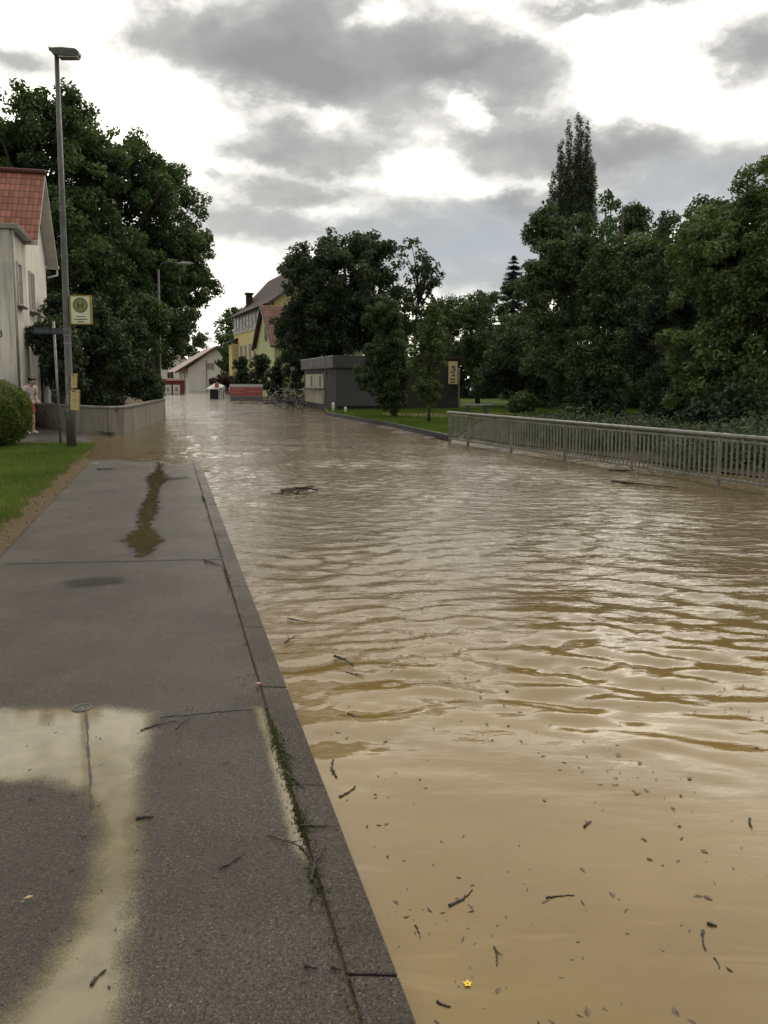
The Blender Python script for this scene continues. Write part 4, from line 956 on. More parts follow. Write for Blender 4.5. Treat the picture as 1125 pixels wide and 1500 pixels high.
# ------------------------------------------------------------------ street furniture, left
B = G(105, 656, .02); DL = B.y; T0 = W(83, 82, DL)
lp = thing('street_lamp', 'tall grey street lamp carrying the bus stop sign', 'street lamp', tuple(B), 'street lamps along the road')
m1 = MB(); m1.tube([B - Z * .1, B.lerp(T0, .13), B.lerp(T0, .134), B.lerp(T0, .6), T0], [.105, .105, .085, .065, .048], 16); mk('pole', m1, M['lamp_grey'], lp, smooth=True)
m1 = MB()
for f_ in (.10, .31, .295, .275): 
    p = B.lerp(T0, f_); p2 = B.lerp(T0, f_ + .004); m1.tube([p, p2], .105 if f_ < .12 else .088, 16)
mk('clamp_band', m1, M['galv'], lp)
hd = MB(); a, b = W(73, 72, DL), W(117, 75, DL); k = DL / F
def sec(x, zt, zb_, wy): return [Vector((x, DL - wy, zt)), Vector((x, DL + wy, zt)), Vector((x, DL + wy * .8, zb_)), Vector((x, DL - wy * .8, zb_))]
secs = [sec(a.x, a.z + .03, a.z - .02, .05), sec(a.x + .10, a.z + .01, a.z - .15, .10), sec(a.x + .3, a.z, a.z - .18, .14), sec(b.x - .06, b.z + .02, b.z - .15, .13), sec(b.x, b.z - .03, b.z - .12, .10)]
i0 = len(hd.v)
for s_ in secs: hd.v += [tuple(v) for v in s_]
for j in range(len(secs) - 1):
    for q_ in range(4): hd.f.append((j * 4 + q_, j * 4 + (q_ + 1) % 4, (j + 1) * 4 + (q_ + 1) % 4, (j + 1) * 4 + q_))
hd.f.append((0, 1, 2, 3)); hd.f.append(tuple(len(hd.v) - 4 + k2 for k2 in range(4)))
lh = mk('lamp_head', hd, M['lamp_grey'], lp, bevel=.02)
m1 = MB(); m1.box((a.x + .42, DL, a.z - .185), (.42, .2, .03)); mk('lamp_glass', m1, M['glass_blind'], lh)

# bus stop sign on the lamp
c0 = W(118.5, 454, DL - .02); k = DL / F; sw, sh_ = 28 * k, 39 * k
bs = thing('bus_stop_sign', 'square bus stop sign with a green disc mounted on the lamp post', 'sign', tuple(c0 - Z * sh_ / 2))
X_, Y_ = Vector((1, 0, 0)), Vector((0, 1, 0))
m1 = MB(); m1.box(c0, (sw, .05, sh_)); mk('sign_panel', m1, M['sign_white'], bs, bevel=.006)
m1 = MB(); m1.box(c0 + X_ * (-sw / 2 - .012), (.03, .07, sh_ + .03)); m1.box(c0 + X_ * (sw / 2 + .012), (.03, .07, sh_ + .03)); m1.box(c0 + Z * (sh_ / 2 + .012), (sw, .07, .024)); m1.box(c0 - Z * (sh_ / 2 + .012), (sw, .07, .024)); mk('sign_frame', m1, M['yellow_frame'], bs)
dc = c0 + Z * (sh_ * .17) - Y_ * .029; rr = 10.7 * k
m1 = MB(); m1.disc(dc, rr, X_, Z); dsk = mk('disc', m1, M['sign_olive'], bs)
m1 = MB(); m1.ring(dc - Y_ * .003, rr * .86, rr * 1.0, X_, Z); mk('disc_rim', m1, M['sign_green'], dsk)
m1 = MB()
for s_ in (-1, 1): m1.box(dc + X_ * (s_ * rr * .32) - Y_ * .004, (rr * .17, .006, rr * .95))
m1.box(dc - Y_ * .004, (rr * .47, .005, rr * .17)); mk('letter_h', m1, M['sign_green'], dsk)
m1 = MB()
for (dz, wd_) in ((-.245, .52), (-.345, .72), (-.43, .36)):
    xx = -wd_ / 2; rq = random.Random(int(wd_ * 100))
    while xx < wd_ / 2 - .03:
        l_ = rq.uniform(.04, .10); m1.box(c0 + X_ * ((xx + l_ / 2) * sw) + Z * (dz * sh_) - Y_ * .028, (l_ * sw * .8, .004, .026 * sh_ * rq.uniform(.9, 1.6))); xx += l_
mk('lettering', m1, M['ink'], bs)
m1 = MB(); pc = B.lerp(T0, .33); m1.bar((pc.x, DL, c0.z + sh_ * .35), (c0.x - sw / 2, DL, c0.z + sh_ * .35), .02, .02); m1.bar((pc.x, DL, c0.z - sh_ * .35), (c0.x - sw / 2, DL, c0.z - sh_ * .35), .02, .02); mk('bracket', m1, M['galv'], bs)
def timetable(label, x0, x1, y0, y1, seed):
    a, b = W(x0, y0, DL - .14), W(x1, y1, DL - .14); c = (a + b) / 2; w_, h_ = abs(b.x - a.x), abs(a.z - b.z)
    tt = thing('timetable_case', label, 'timetable', tuple(c - Z * h_ / 2), 'timetable cases on the lamp post')
    ax = (Vector((math.cos(.05), 0, -math.sin(.05))), Y_, Vector((math.sin(.05), 0, math.cos(.05))))
    m1 = MB(); m1.box(c, (w_, .05, h_), ax); cs = mk('case', m1, M['yellow_frame'], tt, bevel=.006)
    m1 = MB(); m1.box(c - Y_ * .027, (w_ * .84, .004, h_ * .92), ax); mk('paper', m1, M['paper'], tt)
    m1 = MB(); rq = random.Random(seed)
    for i in range(9): m1.box(c - Y_ * .031 + ax[2] * (h_ * (.36 - i * .085)) + ax[0] * (w_ * rq.uniform(-.1, .1)), (w_ * rq.uniform(.3, .6), .003, h_ * rq.uniform(.008, .02)), ax)
    m1.box(c - Y_ * .031 + ax[2] * (h_ * .42) - ax[0] * (w_ * .1), (w_ * .4, .003, h_ * .05), ax); mk('lettering', m1, M['ink'], tt)
    m1 = MB(); pc = B.lerp(T0, (c.z - B.z) / (T0.z - B.z)); m1.bar((pc.x, DL - .02, c.z), (pc.x, c.y + .025, c.z), .06, h_ * .5); mk('bracket', m1, M['galv'], tt)
timetable('small upper yellow timetable case on the lamp post', 103.5, 113.5, 547, 568.5, 1)
timetable('larger lower yellow timetable case on the lamp post', 102.5, 117.5, 570.5, 601.5, 2)

# street name sign
p0 = G(89, 651, .02); p1 = W(78.5, 471, p0.y)
sn = thing('street_name_sign', 'blue street name sign on a thin grey post left of the lamp', 'sign', tuple(p0))
m1 = MB(); m1.tube([p0 - Z * .1, p1], .030, 12); mk('post', m1, M['galv'], sn, smooth=True)
c0 = W(71.5, 485, p0.y - .06); k = p0.y / F
ax = (Vector((.995, .02, -.03)).normalized(), Vector((-.02, 1, 0)), Vector((.03, 0, 1)).normalized())
m1 = MB(); m1.box(c0, (42 * k, .03, 9 * k), ax); mk('sign_plate', m1, M['blue_sign'], sn, bevel=.005)
text('lettering', 'Gmünder  Straße', .098, c0 - Y_ * .018, ax[0], Z, M['wood_grey'], sn)

# distant street lamp
B2 = G(235, 611, -.03); d2 = B2.y; T2 = W(232, 395, d2)
l2 = thing('street_lamp', 'distant street lamp with curved arm among the chestnut leaves', 'street lamp', tuple(B2), 'street lamps along the road')
m1 = MB(); m1.tube([B2 - Z * .2, B2.lerp(T2, .15), B2.lerp(T2, .155), T2], [.085, .085, .065, .05], 12); mk('pole', m1, M['trim_dark'], l2, smooth=True)
m1 = MB(); h2 = W(262, 386, d2); m1.tube([T2, T2 + Vector((.15, 0, .25)), (T2 + h2) / 2 + Z * .2, h2], [.035, .03, .025, .02], 8); mk('arm', m1, M['trim_dark'], l2, smooth=True)
m1 = MB(); m1.tube([h2 - X_ * .1, h2 + X_ * .1, h2 + X_ * .45, h2 + X_ * .62], [.03, .075, .07, .02], 10); mk('lamp_head', m1, M['wood_grey'], l2, smooth=True)
m1 = MB(); a = G(227.5, 606, -.03); m1.tube([a - Z * .1, a + Z * .75], .045, 10); m1.tube([a + Z * .75, a + Z * .79], [.045, .02], 10); one('marker_post', 'short white marker post beside the distant lamp', 'post', m1, M['white_paint'], smooth=True)

# white bollards by the lawn, post and bench on the park side
for lb, px, py, h_ in (('taller white bollard on the lawn corner by the kiosk', 488, 604, .42), ('shorter white bollard on the lawn by the kiosk', 506, 605, .24)):
    m1 = MB(); a = G(px, py, .04); m1.tube([a - Z * .05, a + Z * h_, a + Z * (h_ + .04)], [.07, .065, .03], 12); one('bollard', lb, 'bollard', m1, M['white_paint'], 'white bollards on the lawn', smooth=True)
a = G(672, 606, .05); b = W(672.5, 541, a.y); m1 = MB(); m1.tube([a - Z * .1, b, b + Z * .05], [.045, .04, .02], 12); one('post', 'grey metal post beside the yellow sign', 'post', m1, M['galv'], smooth=True)
a = G(698, 607, .05); bn = thing('park_bench', 'flat grey park bench behind the left end of the railing', 'bench', tuple(a)); dx = 22 * a.y / F
m1 = MB()
for j in range(3): m1.box(a + Z * .42 + Y_ * (-.16 + .16 * j), (2 * dx, .13, .05))
mk('seat', m1, M['wood_grey'], bn, bevel=.008)
for s_ in (-1, 1): m1 = MB(); m1.box(a + X_ * (s_ * dx * .6) + Z * .18, (.14, .36, .42)); mk('leg', m1, M['kiosk_wall'], bn, bevel=.01)

# ------------------------------------------------------------------ bridge railing
RA = G(658, 648, ZW); RB = G(1125, 722, ZW); rd = (RB - RA).normalized(); RL = (RB - RA).length + .45
rl = thing('bridge_railing', 'long grey metal bridge railing along the right side of the flooded road', 'railing', tuple(RA)); zt, zb_ = .735, .055
rn = Vector((-rd.y, rd.x, 0))
def RP(s_, z): return Vector((RA.x, RA.y, 0)) + rd * s_ + Z * z
m1 = MB(); m1.tube([RP(-.08, zt), RP(RL, zt)], .036, 12); mk('handrail', m1, M['galv'], rl, smooth=True)
m1 = MB(); m1.bar(RP(0, zt - .075), RP(RL, zt - .075), .035, .03); mk('upper_rail', m1, M['galv_rail'], rl)
m1 = MB(); m1.bar(RP(0, zb_), RP(RL, zb_), .045, .04); mk('lower_rail', m1, M['galv_rail'], rl)
posts = [.02, 1.0]
while posts[-1] < RL: posts.append(posts[-1] + 2.0)
posts = [p for p in posts if p < RL]
for p in posts: m1 = MB(); m1.box(RP(p, (zt - .35) / 2), (.038, .06, zt + .28), (rd, rn, Z)); mk('post', m1, M['galv_rail'], rl, bevel=.006)
s_ = .14
while s_ < RL and sum(1 for o in rl.children if o.name.startswith('baluster')) < 99:
    if min(abs(s_ - p) for p in posts) > .05:
        m1 = MB(); m1.box(RP(s_, (zt - .09 + zb_ + .02) / 2), (.020, .030, zt - .09 - zb_ - .02), (rd, rn, Z)); mk('baluster', m1, M['galv_rail'], rl)
    s_ += .107

# ------------------------------------------------------------------ far roadside objects
# red banner
a, b = G(337, 589, -.02), G(385, 589, -.02); c0 = (a + b) / 2 + Z * .66; bw = (b - a).length
bb = thing('banner', 'red and white banner board standing in the flood by the yellow house', 'banner', tuple((a + b) / 2))
m1 = MB(); m1.box(c0, (bw, .06, 1.2)); mk('banner_panel', m1, M['white_paint'], bb)
m1 = MB(); m1.box(c0 + Z * .08 - Y_ * .034, (bw - .01, .012, .62)); mk('red_field', m1, M['red'], bb)
m1 = MB(); m1.box(c0 - Z * .42 - Y_ * .034, (bw - .01, .012, .34)); mk('lower_stripe', m1, M['wood_grey'], bb)
m1 = MB()
for (x_, z_, w_, h_) in ((-.55, .22, .95, .07), (-.55, .0, .9, .06), (.55, .08, 1.0, .06), (-.2, -.02, .3, .05)): m1.box(c0 + X_ * x_ + Z * z_ - Y_ * .043, (w_, .006, h_))
mk('lettering', m1, M['pinkish'], bb)
for s_ in (-1, 1): m1 = MB(); m1.tube([c0 + X_ * (s_ * bw * .48) + Y_ * .06 - Z * .85, c0 + X_ * (s_ * bw * .48) + Y_ * .06 + Z * .62], .03, 8); mk('post', m1, M['galv'], bb)
# stand with pointed white and red cover
c0 = G(316, 584, -.03); ms = thing('covered_stand', 'dark box with a pointed white and red cover left of the banner', 'stand', tuple(c0)); k = c0.y / F
m1 = MB(); m1.box(c0 + Vector((-2 * k, 0, 6.5 * k)), (11 * k, .5, 14 * k)); mk('box', m1, M['black'], ms, bevel=.02)
m1 = MB(); tp = c0 + Vector((2 * k, 0, 24 * k)); zb2 = 14 * k; pts = [c0 + Vector((x_ * k, y_, zb2 + dz * k)) for x_, y_, dz in ((-14, -.1, 0), (-6, -.45, .5), (8, -.45, 1), (13, -.1, 4), (13, .4, 4), (0, .5, 1), (-13, .3, 0))]
for p, q_ in zip(pts, pts[1:] + pts[:1]): m1.face([p, q_, tp + Vector((-3 * k, 0, -1.5 * k)) if p.x < c0.x else tp])
m1.face(pts[::-1]); mk('cover', m1, M['white_paint'], ms)
m1 = MB(); m1.box(c0 + Vector((3 * k, -.36, 19 * k)), (5 * k, .08, 5 * k)); m1.box(c0 + Vector((4 * k, -.3, 22 * k)), (6 * k, .07, 2 * k)); mk('red_patch', m1, M['red'], ms)
for x_ in (6, 9, 12): m1 = MB(); m1.tube([c0 + Vector((x_ * k, 0, -.1)), c0 + Vector((x_ * k, 0, zb2 + k))], .03, 6); mk('leg', m1, M['wood_grey'], ms)
# red roofed container with two white panels
c0 = G(255, 577, -.03); rc = thing('container', 'white panelled container with red roof near the white house', 'container', tuple(c0)); k = c0.y / F
m1 = MB(); m1.box(c0 + Z * (10 * k), (27 * k, 1.3, 20 * k)); mk('body', m1, M['red_dark'], rc, bevel=.02)
m1 = MB(); m1.box(c0 + Z * (20.5 * k), (30 * k, 1.7, 3 * k)); mk('roof', m1, M['pinkish'], rc, bevel=.03)
for s_ in (-1, 1):
    m1 = MB(); m1.box(c0 + X_ * (s_ * 6.2 * k) + Z * (6.8 * k) - Y_ * .67, (10 * k, .06, 13 * k)); pn = mk('panel', m1, M['white_paint'], rc)
    m1 = MB(); m1.box(c0 + X_ * (s_ * 6.2 * k) + Z * (7.5 * k) - Y_ * .71, (2.6 * k, .02, 4.5 * k)); m1.box(c0 + X_ * (s_ * 6.2 * k) + Z * (5 * k) - Y_ * .71, (4 * k, .02, 1.2 * k)); mk('printed_mark', m1, M['wood_grey'], pn)
# wheelie bins by the white house
def bin_(label, px, py, h_, col):
    c0 = G(px, py, -.03); r_ = thing('wheelie_bin', label, 'bin', tuple(c0), 'bins at the white house')
    m1 = MB(); w1, w2 = .24, .30; i = len(m1.v)
    for (z_, ww) in ((.06, w1), (h_, w2)): m1.v += [tuple(c0 + Vector((x_ * ww, y_ * ww, z_))) for x_, y_ in ((-1, -1), (1, -1), (1, 1), (-1, 1))]
    for q_ in ((3, 2, 1, 0), (4, 5, 6, 7), (0, 1, 5, 4), (1, 2, 6, 5), (2, 3, 7, 6), (3, 0, 4, 7)): m1.f.append(tuple(i + k2 for k2 in q_))
    mk('body', m1, col, r_, bevel=.02); m1 = MB(); m1.box(c0 + Z * (h_ + .04), (.66, .68, .07)); mk('lid', m1, M['black'], r_, bevel=.02)
    for s2 in (-1, 1): m1 = MB(); m1.torus(c0 + Vector((s2 * .25, .24, .1)), .08, .03, (Y_, Z, X_), 14, 6); mk('wheel', m1, M['rubber'], r_)
bin_('shorter dark wheelie bin at the wall of the low white house', 289.5, 568.5, .8, M['black']); bin_('taller dark wheelie bin at the wall of the low white house', 296, 568.3, 1.1, M['trim_dark'])

# bicycles by the kiosk
def bicycle(label, loc, rz, col):
    r_ = thing('bicycle', label, 'bicycle', (0, 0, 0), 'bicycles beside the kiosk')
    ax = (X_, Z, Y_)
    for x_ in (-.52, .52):
        m1 = MB(); m1.torus((x_, 0, .34), .31, .022, ax); wl = mk('wheel', m1, M['rubber'], r_)
        m1 = MB(); m1.torus((x_, 0, .34), .285, .012, ax); m1.tube([(x_, -.04, .34), (x_, .04, .34)], .03, 8)
        for j in range(10): t = math.pi * 2 * j / 10; m1.tube([(x_, 0, .34), (x_ + .28 * math.cos(t), 0, .34 + .28 * math.sin(t))], .003, 4)
        mk('rim', m1, M['chrome'], wl)
    m1 = MB(); bbk, st, hd_, rw = (-.08, 0, .30), (-.22, 0, .80), (.36, 0, .82), (-.52, 0, .34)
    for a, b in ((bbk, st), (st, hd_), (bbk, (.39, 0, .70)), (bbk, rw), (st, rw), (hd_, (.52, 0, .34)), (st, (-.25, 0, .92)), (hd_, (.34, 0, .98))): m1.tube([a, b], .018, 8)
    mk('frame', m1, col, r_, smooth=True)
    m1 = MB(); m1.tube([(-.40, 0, .95), (-.30, 0, .97), (-.16, 0, .96), (-.08, 0, .95)], [.07, .085, .04, .02], 10); mk('saddle', m1, M['black'], r_, smooth=True)
    m1 = MB(); m1.tube([(.20, -.28, .99), (.33, -.2, 1.02), (.34, 0, .98), (.33, .2, 1.02), (.20, .28, .99)], .014, 8); mk('handlebar', m1, M['chrome'], r_, smooth=True)
    m1 = MB(); m1.tube([(-.08, -.06, .30), (-.08, .06, .30)], .08, 14); m1.tube([(-.08, .09, .30), (.06, .09, .2)], .012, 6); m1.tube([(-.08, -.09, .30), (-.22, -.09, .4)], .012, 6); m1.box((.06, .13, .2), (.09, .07, .02)); m1.box((-.22, -.13, .4), (.09, .07, .02)); mk('pedals', m1, M['black'], r_)
    m1 = MB(); m1.box((-.55, 0, .72), (.36, .14, .02)); m1.tube([(-.5, .06, .72), (-.52, .05, .36)], .008, 5); m1.tube([(-.5, -.06, .72), (-.52, -.05, .36)], .008, 5); mk('luggage_rack', m1, M['chrome'], r_)
    r_.location = loc; r_.rotation_euler = (0, R(0), rz); return r_
a = G(428, 598, -.03); bicycle('grey bicycle nearest the kiosk, beside the leaning post', (a.x, a.y, -.08), R(-28), M['lamp_grey'])
a = G(416, 594, -.03); bicycle('dark bicycle behind the leaning post', (a.x, a.y + .6, -.06), R(12), M['black'])
a = G(405, 591, -.03); bicycle('white framed bicycle at the left of the row, by the dark shrub', (a.x, a.y + 1.2, -.05), R(-10), M['white_paint'])
a = G(441, 596, -.03); bicycle('bicycle half hidden behind the cream shutter corner', (a.x - .25, a.y + 1.5, -.04), R(60), M['blue_sign'])
a, b = G(419, 595, -.03), W(428, 540, 46); m1 = MB(); m1.tube([a - Z * .2, b], [.05, .045], 10); m1.bar(b - X_ * .12, b + X_ * .16, .05, .2); one('leaning_post', 'grey post leaning to the right beside the bicycles', 'post', m1, M['wood_grey'], smooth=False)
# white post and rail left of the bicycles
a = G(389, 591, -.03); m1 = MB(); m1.box(a + X_ * .35 + Z * .06, (1.0, .2, .14)); one('kerb_block', 'pale stone kerb block right of the banner', 'block', m1, M['wood_grey'], bevel=.03)

# ------------------------------------------------------------------ person behind the hedge
def skin(name, verts, edges, radii, m_, parent, sub=2):
    me = bpy.data.meshes.new(name); me.from_pydata(verts, edges, []); o = bpy.data.objects.new(name + '_tmp', me); C.objects.link(o)
    o.modifiers.new('skin', 'SKIN'); sv = me.skin_vertices[0].data
    for i, r_ in enumerate(radii): sv[i].radius = r_ if hasattr(r_, '__len__') else (r_, r_)
    sv[0].use_root = True
    sd_ = o.modifiers.new('sub', 'SUBSURF'); sd_.levels = sub; sd_.render_levels = sub
    dg = bpy.context.evaluated_depsgraph_get(); m2 = bpy.data.meshes.new_from_object(o.evaluated_get(dg)); m2.name = name
    bpy.data.objects.remove(o); m2.materials.clear(); m2.materials.append(m_)
    for p in m2.polygons: p.use_smooth = True
    o2 = bpy.data.objects.new(name, m2); C.objects.link(o2); o2.parent = parent; return o2
def person():
    gz = .035; f_ = W(54, 637, 22.6)
    r_ = thing('person', 'person in a pale shirt and red shorts looking down behind the hedge', 'person', (f_.x - .21, 22.6, gz)); r_.rotation_euler = (0, 0, R(-25))
    # local: facing +x (towards the road)
    v = [(0, 0, .86), (.01, 0, 1.02), (.05, 0, 1.19), (.10, 0, 1.32), (.15, 0, 1.39), (.19, 0, 1.42), (.225, 0, 1.48), (.22, 0, 1.54),
         (.0, -.09, .82), (.03, -.10, .45), (-.01, -.10, .08), (.12, -.11, .035), (.0, .09, .82), (.06, .10, .45), (.05, .10, .08), (.18, .11, .035),
         (.09, -.17, 1.31), (.06, -.21, 1.06), (.24, -.10, .99), (.09, .17, 1.31), (.06, .21, 1.06), (.24, .10, .99)]
    e_ = [(0, 1), (1, 2), (2, 3), (3, 4), (4, 5), (5, 6), (6, 7), (0, 8), (8, 9), (9, 10), (10, 11), (0, 12), (12, 13), (13, 14), (14, 15), (3, 16), (16, 17), (17, 18), (3, 19), (19, 20), (20, 21)]
    rr = [(.13, .10), (.115, .09), (.13, .10), (.12, .09), .055, .06, .088, .075, .088, .055, .035, .03, .088, .055, .035, .03, .05, .04, .028, .05, .04, .028]
    # hands: palm + five fingers each
    for sgn, wi in ((-1, 18), (1, 21)):
        wx, wy, wz = v[wi]; pi = len(v); v.append((wx + .05, wy, wz - .04)); e_.append((wi, pi)); rr.append((.028, .016))
        for j in range(4):
            l_ = (.075, .085, .08, .06)[j]; k1 = len(v); y_ = wy + (j - 1.5) * .019; v.append((wx + .085, y_, wz - .065)); e_.append((pi, k1)); rr.append(.0095)
            v.append((wx + .085 + l_ * .45, y_, wz - .065 - l_ * .75)); e_.append((k1, k1 + 1)); rr.append(.008)
        k1 = len(v); v.append((wx + .055, wy - sgn * .04, wz - .05)); e_.append((pi, k1)); rr.append(.010); v.append((wx + .09, wy - sgn * .05, wz - .085)); e_.append((k1, k1 + 1)); rr.append(.008)
    skin('body', v, e_, rr, M['skin'], r_)
    # face features and hair
    q = MB(); hc = Vector((.225, 0, 1.485))
    q.tube([hc + Vector((.075, 0, .03)), hc + Vector((.105, 0, -.02)), hc + Vector((.085, 0, -.03))], [.008, .014, .006], 8)
    for s_ in (-1, 1): q.tube([hc + Vector((-.005, s_ * .083, -.03)), hc + Vector((-.01, s_ * .095, .0)), hc + Vector((-.01, s_ * .088, .03))], [.008, .014, .008], 8)
    o = mk('nose_and_ears', q, M['skin'], None, (0, 0, 0), smooth=True); o.parent = r_
    q = MB()
    for s_ in (-1, 1): q.tube([hc + Vector((.078, s_ * .033, .015)), hc + Vector((.086, s_ * .033, .013))], .009, 8)
    q.tube([hc + Vector((.078, -.022, -.055)), hc + Vector((.086, 0, -.057)), hc + Vector((.078, .022, -.055))], .005, 6)
    o = mk('eyes_and_mouth', q, M['hair'], None, (0, 0, 0)); o.parent = r_
    skin('hair', [(.19, 0, 1.515), (.21, 0, 1.565), (.16, 0, 1.53), (.14, 0, 1.47), (.265, 0, 1.555)], [(0, 1), (0, 2), (2, 3), (1, 4)], [(.098, .095), (.085, .075), (.095, .09), (.075, .07), (.04, .03)], M['hair'], r_)
    skin('shirt', [(0, 0, .93), (.015, 0, 1.05), (.05, 0, 1.19), (.095, 0, 1.30), (.135, 0, 1.36), (.09, -.175, 1.31), (.07, -.21, 1.15), (.09, .175, 1.31), (.07, .21, 1.15)], [(0, 1), (1, 2), (2, 3), (3, 4), (3, 5), (5, 6), (3, 7), (7, 8)], [(.155, .125), (.14, .115), (.15, .12), (.14, .105), (.075, .07), .072, .068, .072, .068], M['shirt'], r_)
    skin('shorts', [(0, 0, .95), (0, 0, .84), (0, -.09, .74), (.02, -.10, .53), (0, .09, .74), (.045, .10, .53)], [(0, 1), (1, 2), (2, 3), (1, 4), (4, 5)], [(.14, .115), (.15, .12), .112, .10, .112, .10], M['shorts'], r_)
    for vv in ([(-.03, -.10, .04), (.06, -.105, .04), (.16, -.115, .025)], [(.03, .10, .04), (.12, .105, .04), (.22, .115, .025)]):
        skin('shoe', vv, [(0, 1), (1, 2)], [(.045, .04), (.045, .04), (.035, .025)], M['shoe'], r_)
person()

# ------------------------------------------------------------------ debris
def twig(name, label, cat, px0, px1, r_, z, seed, m_='twig', group=None, fork=1, thick=None, arch=.0):
    a, b = G(*px0, z), G(*px1, z); q = random.Random(seed); L = (b - a).length; d = (b - a).normalized(); s_ = d.cross(Z); m1 = MB(); n_ = 10
    bow = q.uniform(-.09, .09) * L; r_ *= .85
    pts = [a.lerp(b, k / n_) + s_ * (bow * math.sin(math.pi * k / n_) + q.uniform(-.022, .022) * L * (0 < k < n_)) + Z * (r_ * .4 + arch * math.sin(math.pi * k / n_) + q.uniform(0, .3) * r_) for k in range(n_ + 1)]
    m1.tube(pts, [r_ * q.uniform(.55, 1.15) * (1 - .6 * k / n_) for k in range(n_ + 1)], 6)
    for _ in range(fork + 1):
        k = q.randrange(2, n_ - 1); ln = L * (q.uniform(.12, .34) if _ < fork else .06); e_ = pts[k] + d * ln * .8 + s_ * ln * q.choice((-1, 1)) * q.uniform(.4, .9) + Z * r_ * .6
        m1.tube([pts[k], (pts[k] + e_) / 2 + s_ * L * .015, e_], [r_ * .5, r_ * .4, r_ * .18], 5)
    return one(name, label, cat, m1, M[m_], group)
GP = 'twigs lying on the wet pavement'; GF = 'twigs and branches floating on the flood'
twig('driftwood', 'thick dark driftwood log floating in the middle of the road', 'driftwood', (412, 722), (466, 720), .05, ZW, 1, 'log', GF, 3, arch=.03)
m1 = MB(); q = random.Random(4); c0 = G(428, 723, ZW)
for j in range(9): 
    p = c0 + Vector((q.uniform(-.25, .3), q.uniform(-.08, .08), q.uniform(0, .05))); d = Vector((q.uniform(-1, 1), q.uniform(-.6, .6), q.uniform(-.1, .12))).normalized() * q.uniform(.08, .22); m1.tube([p, p + d], [.014, .006], 6)
one('driftwood_tangle', 'tangle of bark and sticks caught on the driftwood log', 'driftwood', m1, M['log'], GF)
twig('driftwood', 'long dark branch drifting beside the railing', 'driftwood', (896, 706), (992, 715), .032, ZW, 2, 'log', GF, 2, arch=.01)
twig('driftwood', 'thinner branch close to the foot of the railing', 'driftwood', (892, 690), (930, 690), .025, ZW, 3, 'log', GF, 1)
W_ = [('long twig floating near the kerb in mid picture', (490, 962), (518, 976), .010), ('forked twig floating beside the kerb, far one of the water edge twigs', (421, 906), (452, 912), .007),
      ('short dark twig floating left near the kerb', (418, 942), (432, 934), .010), ('twig in the small swirl near the kerb', (510, 1046), (537, 1054), .007), ('twig drifting upright near the kerb corner', (488, 1115), (494, 1140), .009),
      ('forked twig touching the kerb edge in the water', (497, 1168), (521, 1152), .006), ('thin stick ahead of the long twig', (506, 985), (534, 990), .006), ('dark crooked twig in the wave field', (825, 900), (878, 912), .007),
      ('Y shaped twig floating in the brown foreground', (856, 1212), (866, 1204), .006), ('long curved twig in the middle of the brown foreground', (800, 1316), (842, 1312), .004), ('small branch floating left in the brown foreground', (658, 1328), (692, 1304), .006),
      ('upright dark stick at the right of the foreground', (1030, 1364), (1034, 1394), .006), ('short black stub floating at the right', (1036, 1354), (1050, 1358), .008), ('thin stick slanting below the upright one', (1046, 1404), (1054, 1420), .004),
      ('curved stick floating above the yellow flower', (724, 1388), (728, 1416), .004), ('stick at the bottom edge near the kerb', (640, 1468), (660, 1476), .005), ('little twig near the right edge of the water', (1098, 1200), (1102, 1214), .007),
      ('thin twig floating off the kerb at the bottom', (608, 1356), (616, 1376), .004)]
for i, (lb, a, b, r_) in enumerate(W_): twig('twig', lb, 'twig', a, b, r_, ZW, 100 + i, 'twig', GF, 1 if i % 2 == 0 else 0)
P_ = [('long twig lying across the near edge of the muddy puddle', (206, 1071), (262, 1056), .006, 1), ('short thick twig on the pavement right of the muddy puddle', (199, 1201), (226, 1199), .011, 0), ('forked twig in the middle of the near pavement', (322, 1273), (362, 1246), .006, 1),
      ('dark slanting twig at the tip of the kerb puddle', (457, 1292), (477, 1243), .008, 0), ('short twig left of the slanting one', (440, 1242), (453, 1256), .008, 1), ('thin long stalk arching towards the kerb puddle', (392, 1224), (440, 1240), .004, 1),
      ('greenish twig lying in the muddy puddle', (133, 1445), (156, 1422), .007, 1), ('black twig near the bottom of the pavement', (446, 1416), (466, 1420), .008, 0), ('black twig right of the other near the bottom', (485, 1418), (501, 1423), .008, 0),
      ('curved stick on the mossy kerb joint', (418, 1132), (448, 1156), .007, 0), ('stick across the moss further along', (410, 1098), (434, 1112), .005, 0), ('twig lying where the second joint meets the kerb', (300, 820), (326, 830), .012, 2),
      ('leaf stalk on the far pavement', (142, 688), (166, 687), .02, 0), ('stick beside the long twig at the puddle corner', (258, 1068), (280, 1052), .006, 0), ('twig on the kerb stone near the second joint', (440, 1210), (496, 1211), .005, 0)]
for i, (lb, a, b, r_, f_) in enumerate(P_): twig('twig', lb, 'twig', a, b, r_, .005 if a[1] > 700 else 0, 200 + i, 'moss_twig' if False else 'twig', GP, f_)
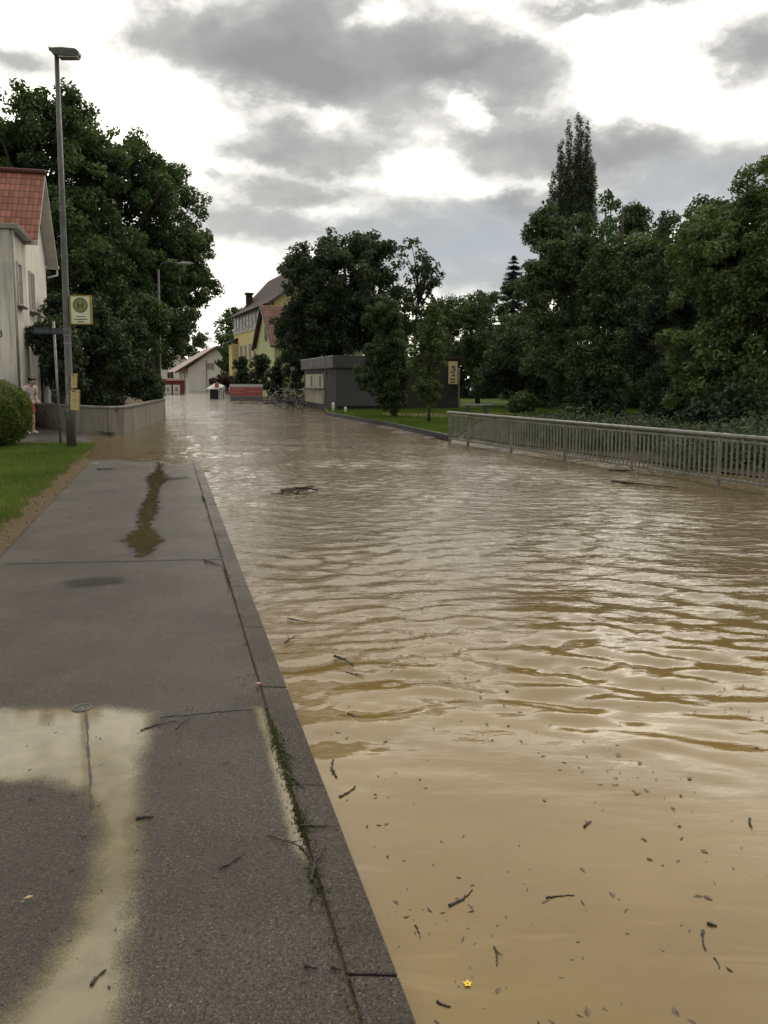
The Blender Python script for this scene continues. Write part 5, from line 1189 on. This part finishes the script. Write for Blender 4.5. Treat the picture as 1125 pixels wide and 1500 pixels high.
# countless small specks on water and pavement
def specks(name, pts, size, seed):
    q = np.random.default_rng(seed); n = len(pts); P = np.array(pts); a = q.uniform(0, 6.28, n); L = size * np.minimum(q.lognormal(-.15, .6, n), 1.5); d = np.stack([np.cos(a), np.sin(a), 0 * a], -1) * L[:, None]; s_ = np.stack([-np.sin(a), np.cos(a), 0 * a], -1) * (L * q.uniform(.18, .55, n))[:, None]
    top = np.array((0, 0, 1.)) * (L * .25)[:, None]
    V = np.stack([P - d, P + s_ * .9, P + d, P - s_ * .7, P + top], 1).reshape(-1, 3); i = np.arange(n)[:, None] * 5
    V += q.normal(0, 1, V.shape) * np.repeat(L, 5)[:, None] * np.array((.22, .22, .02))
    Fq = np.concatenate([i + np.array(t) for t in ((0, 1, 4), (1, 2, 4), (2, 3, 4), (3, 0, 4))])
    return tag(npmesh(name, V, Fq, M['twig' if 'grit' in name else 'silt_bits'], None), kind='stuff')
q = random.Random(12); pts = []
for _ in range(1500):
    y_ = 1.4 + 3.6 * q.random() ** 1.3; x_ = q.uniform(kx(y_) + .05, 2.6)
    if q.random() < .55 + .45 * math.sin(x_ * 5 + y_ * 3): pts.append((x_, y_, ZW + .0012))
specks('floating_debris', pts, .0105, 1)
pts = []
for _ in range(620):
    y_ = 1.4 + 6 * q.random() ** 1.6; x_ = kx(y_) - .15 - 1.6 * q.random() ** 1.6; pts.append((x_, y_, .004))
specks('pavement_grit', pts, .0075, 2)
# dead leaf and pebbles
def leaf(label, px, py, s_, m_, rz):
    c = G(px, py, .008); m1 = MB(); d = Vector((math.cos(rz), math.sin(rz), 0)); e_ = Vector((-d.y, d.x, 0)); pr = [(-1, 0), (-.5, .35), (0, .5), (.5, .35), (1, 0)]
    for (u1, w1), (u2, w2) in zip(pr[:-1], pr[1:]):
        for sg in (-1, 1): m1.face([c + d * u1 * s_ + Z * .004, c + d * u2 * s_ + Z * .004, c + d * u2 * s_ + e_ * sg * w2 * s_ + Z * .010, c + d * u1 * s_ + e_ * sg * w1 * s_ + Z * .010])
    m1.tube([c - d * s_, c - d * s_ * 1.5], .0012, 5); return one('fallen_leaf', label, 'leaf', m1, m_, 'fallen leaves on the pavement')
leaf('pale brown leaf on the dark asphalt left of the muddy stream', 42, 1318, .014, M['paper'], .4)
leaf('dark curled leaf on the asphalt beside the kerb', 455, 1326, .013, M['log'], 1.2)
leaf('small reddish leaf on the kerb beside the mid pavement', 379, 1003, .02, M['tiles_red'] if False else M['pinkish'], .2)
leaf('white scrap of leaf on the verge grass', 8, 737, .05, M['white_paint'], .1)
leaf('white scrap at the tip of the verge', 141, 679, .05, M['white_paint'], .3)
# yellow blossom floating in the foreground
c = G(685, 1441, ZW + .004); fl = thing('flower', 'small yellow five petalled flower floating on the brown water', 'flower', tuple(c))
for j in range(5):
    t = j * 2 * math.pi / 5 + .3; d = Vector((math.cos(t), math.sin(t), 0)); e_ = Vector((-d.y, d.x, 0)); m1 = MB()
    m1.face([c, c + d * .006 + e_ * .0045 + Z * .001, c + d * .0135 + Z * .002, c + d * .006 - e_ * .0045 + Z * .001]); mk('petal', m1, M['petal'], fl)
m1 = MB(); m1.tube([c, c + Z * .003], [.003, .001], 8); mk('flower_centre', m1, M['yellow_frame'], fl)

# overhead cables at the yellow house
m1 = MB(); a, b = W(421, 389, 78), W(240, 378, 60)
for dz in (0, -.7):
    m1.tube([a.lerp(b, k / 12) + Z * (dz - .5 * math.sin(math.pi * k / 12)) for k in range(13)], .012, 5)
one('overhead_cables', 'pair of thin overhead cables crossing to the yellow house antenna', 'cable', m1, M['trim_dark'])
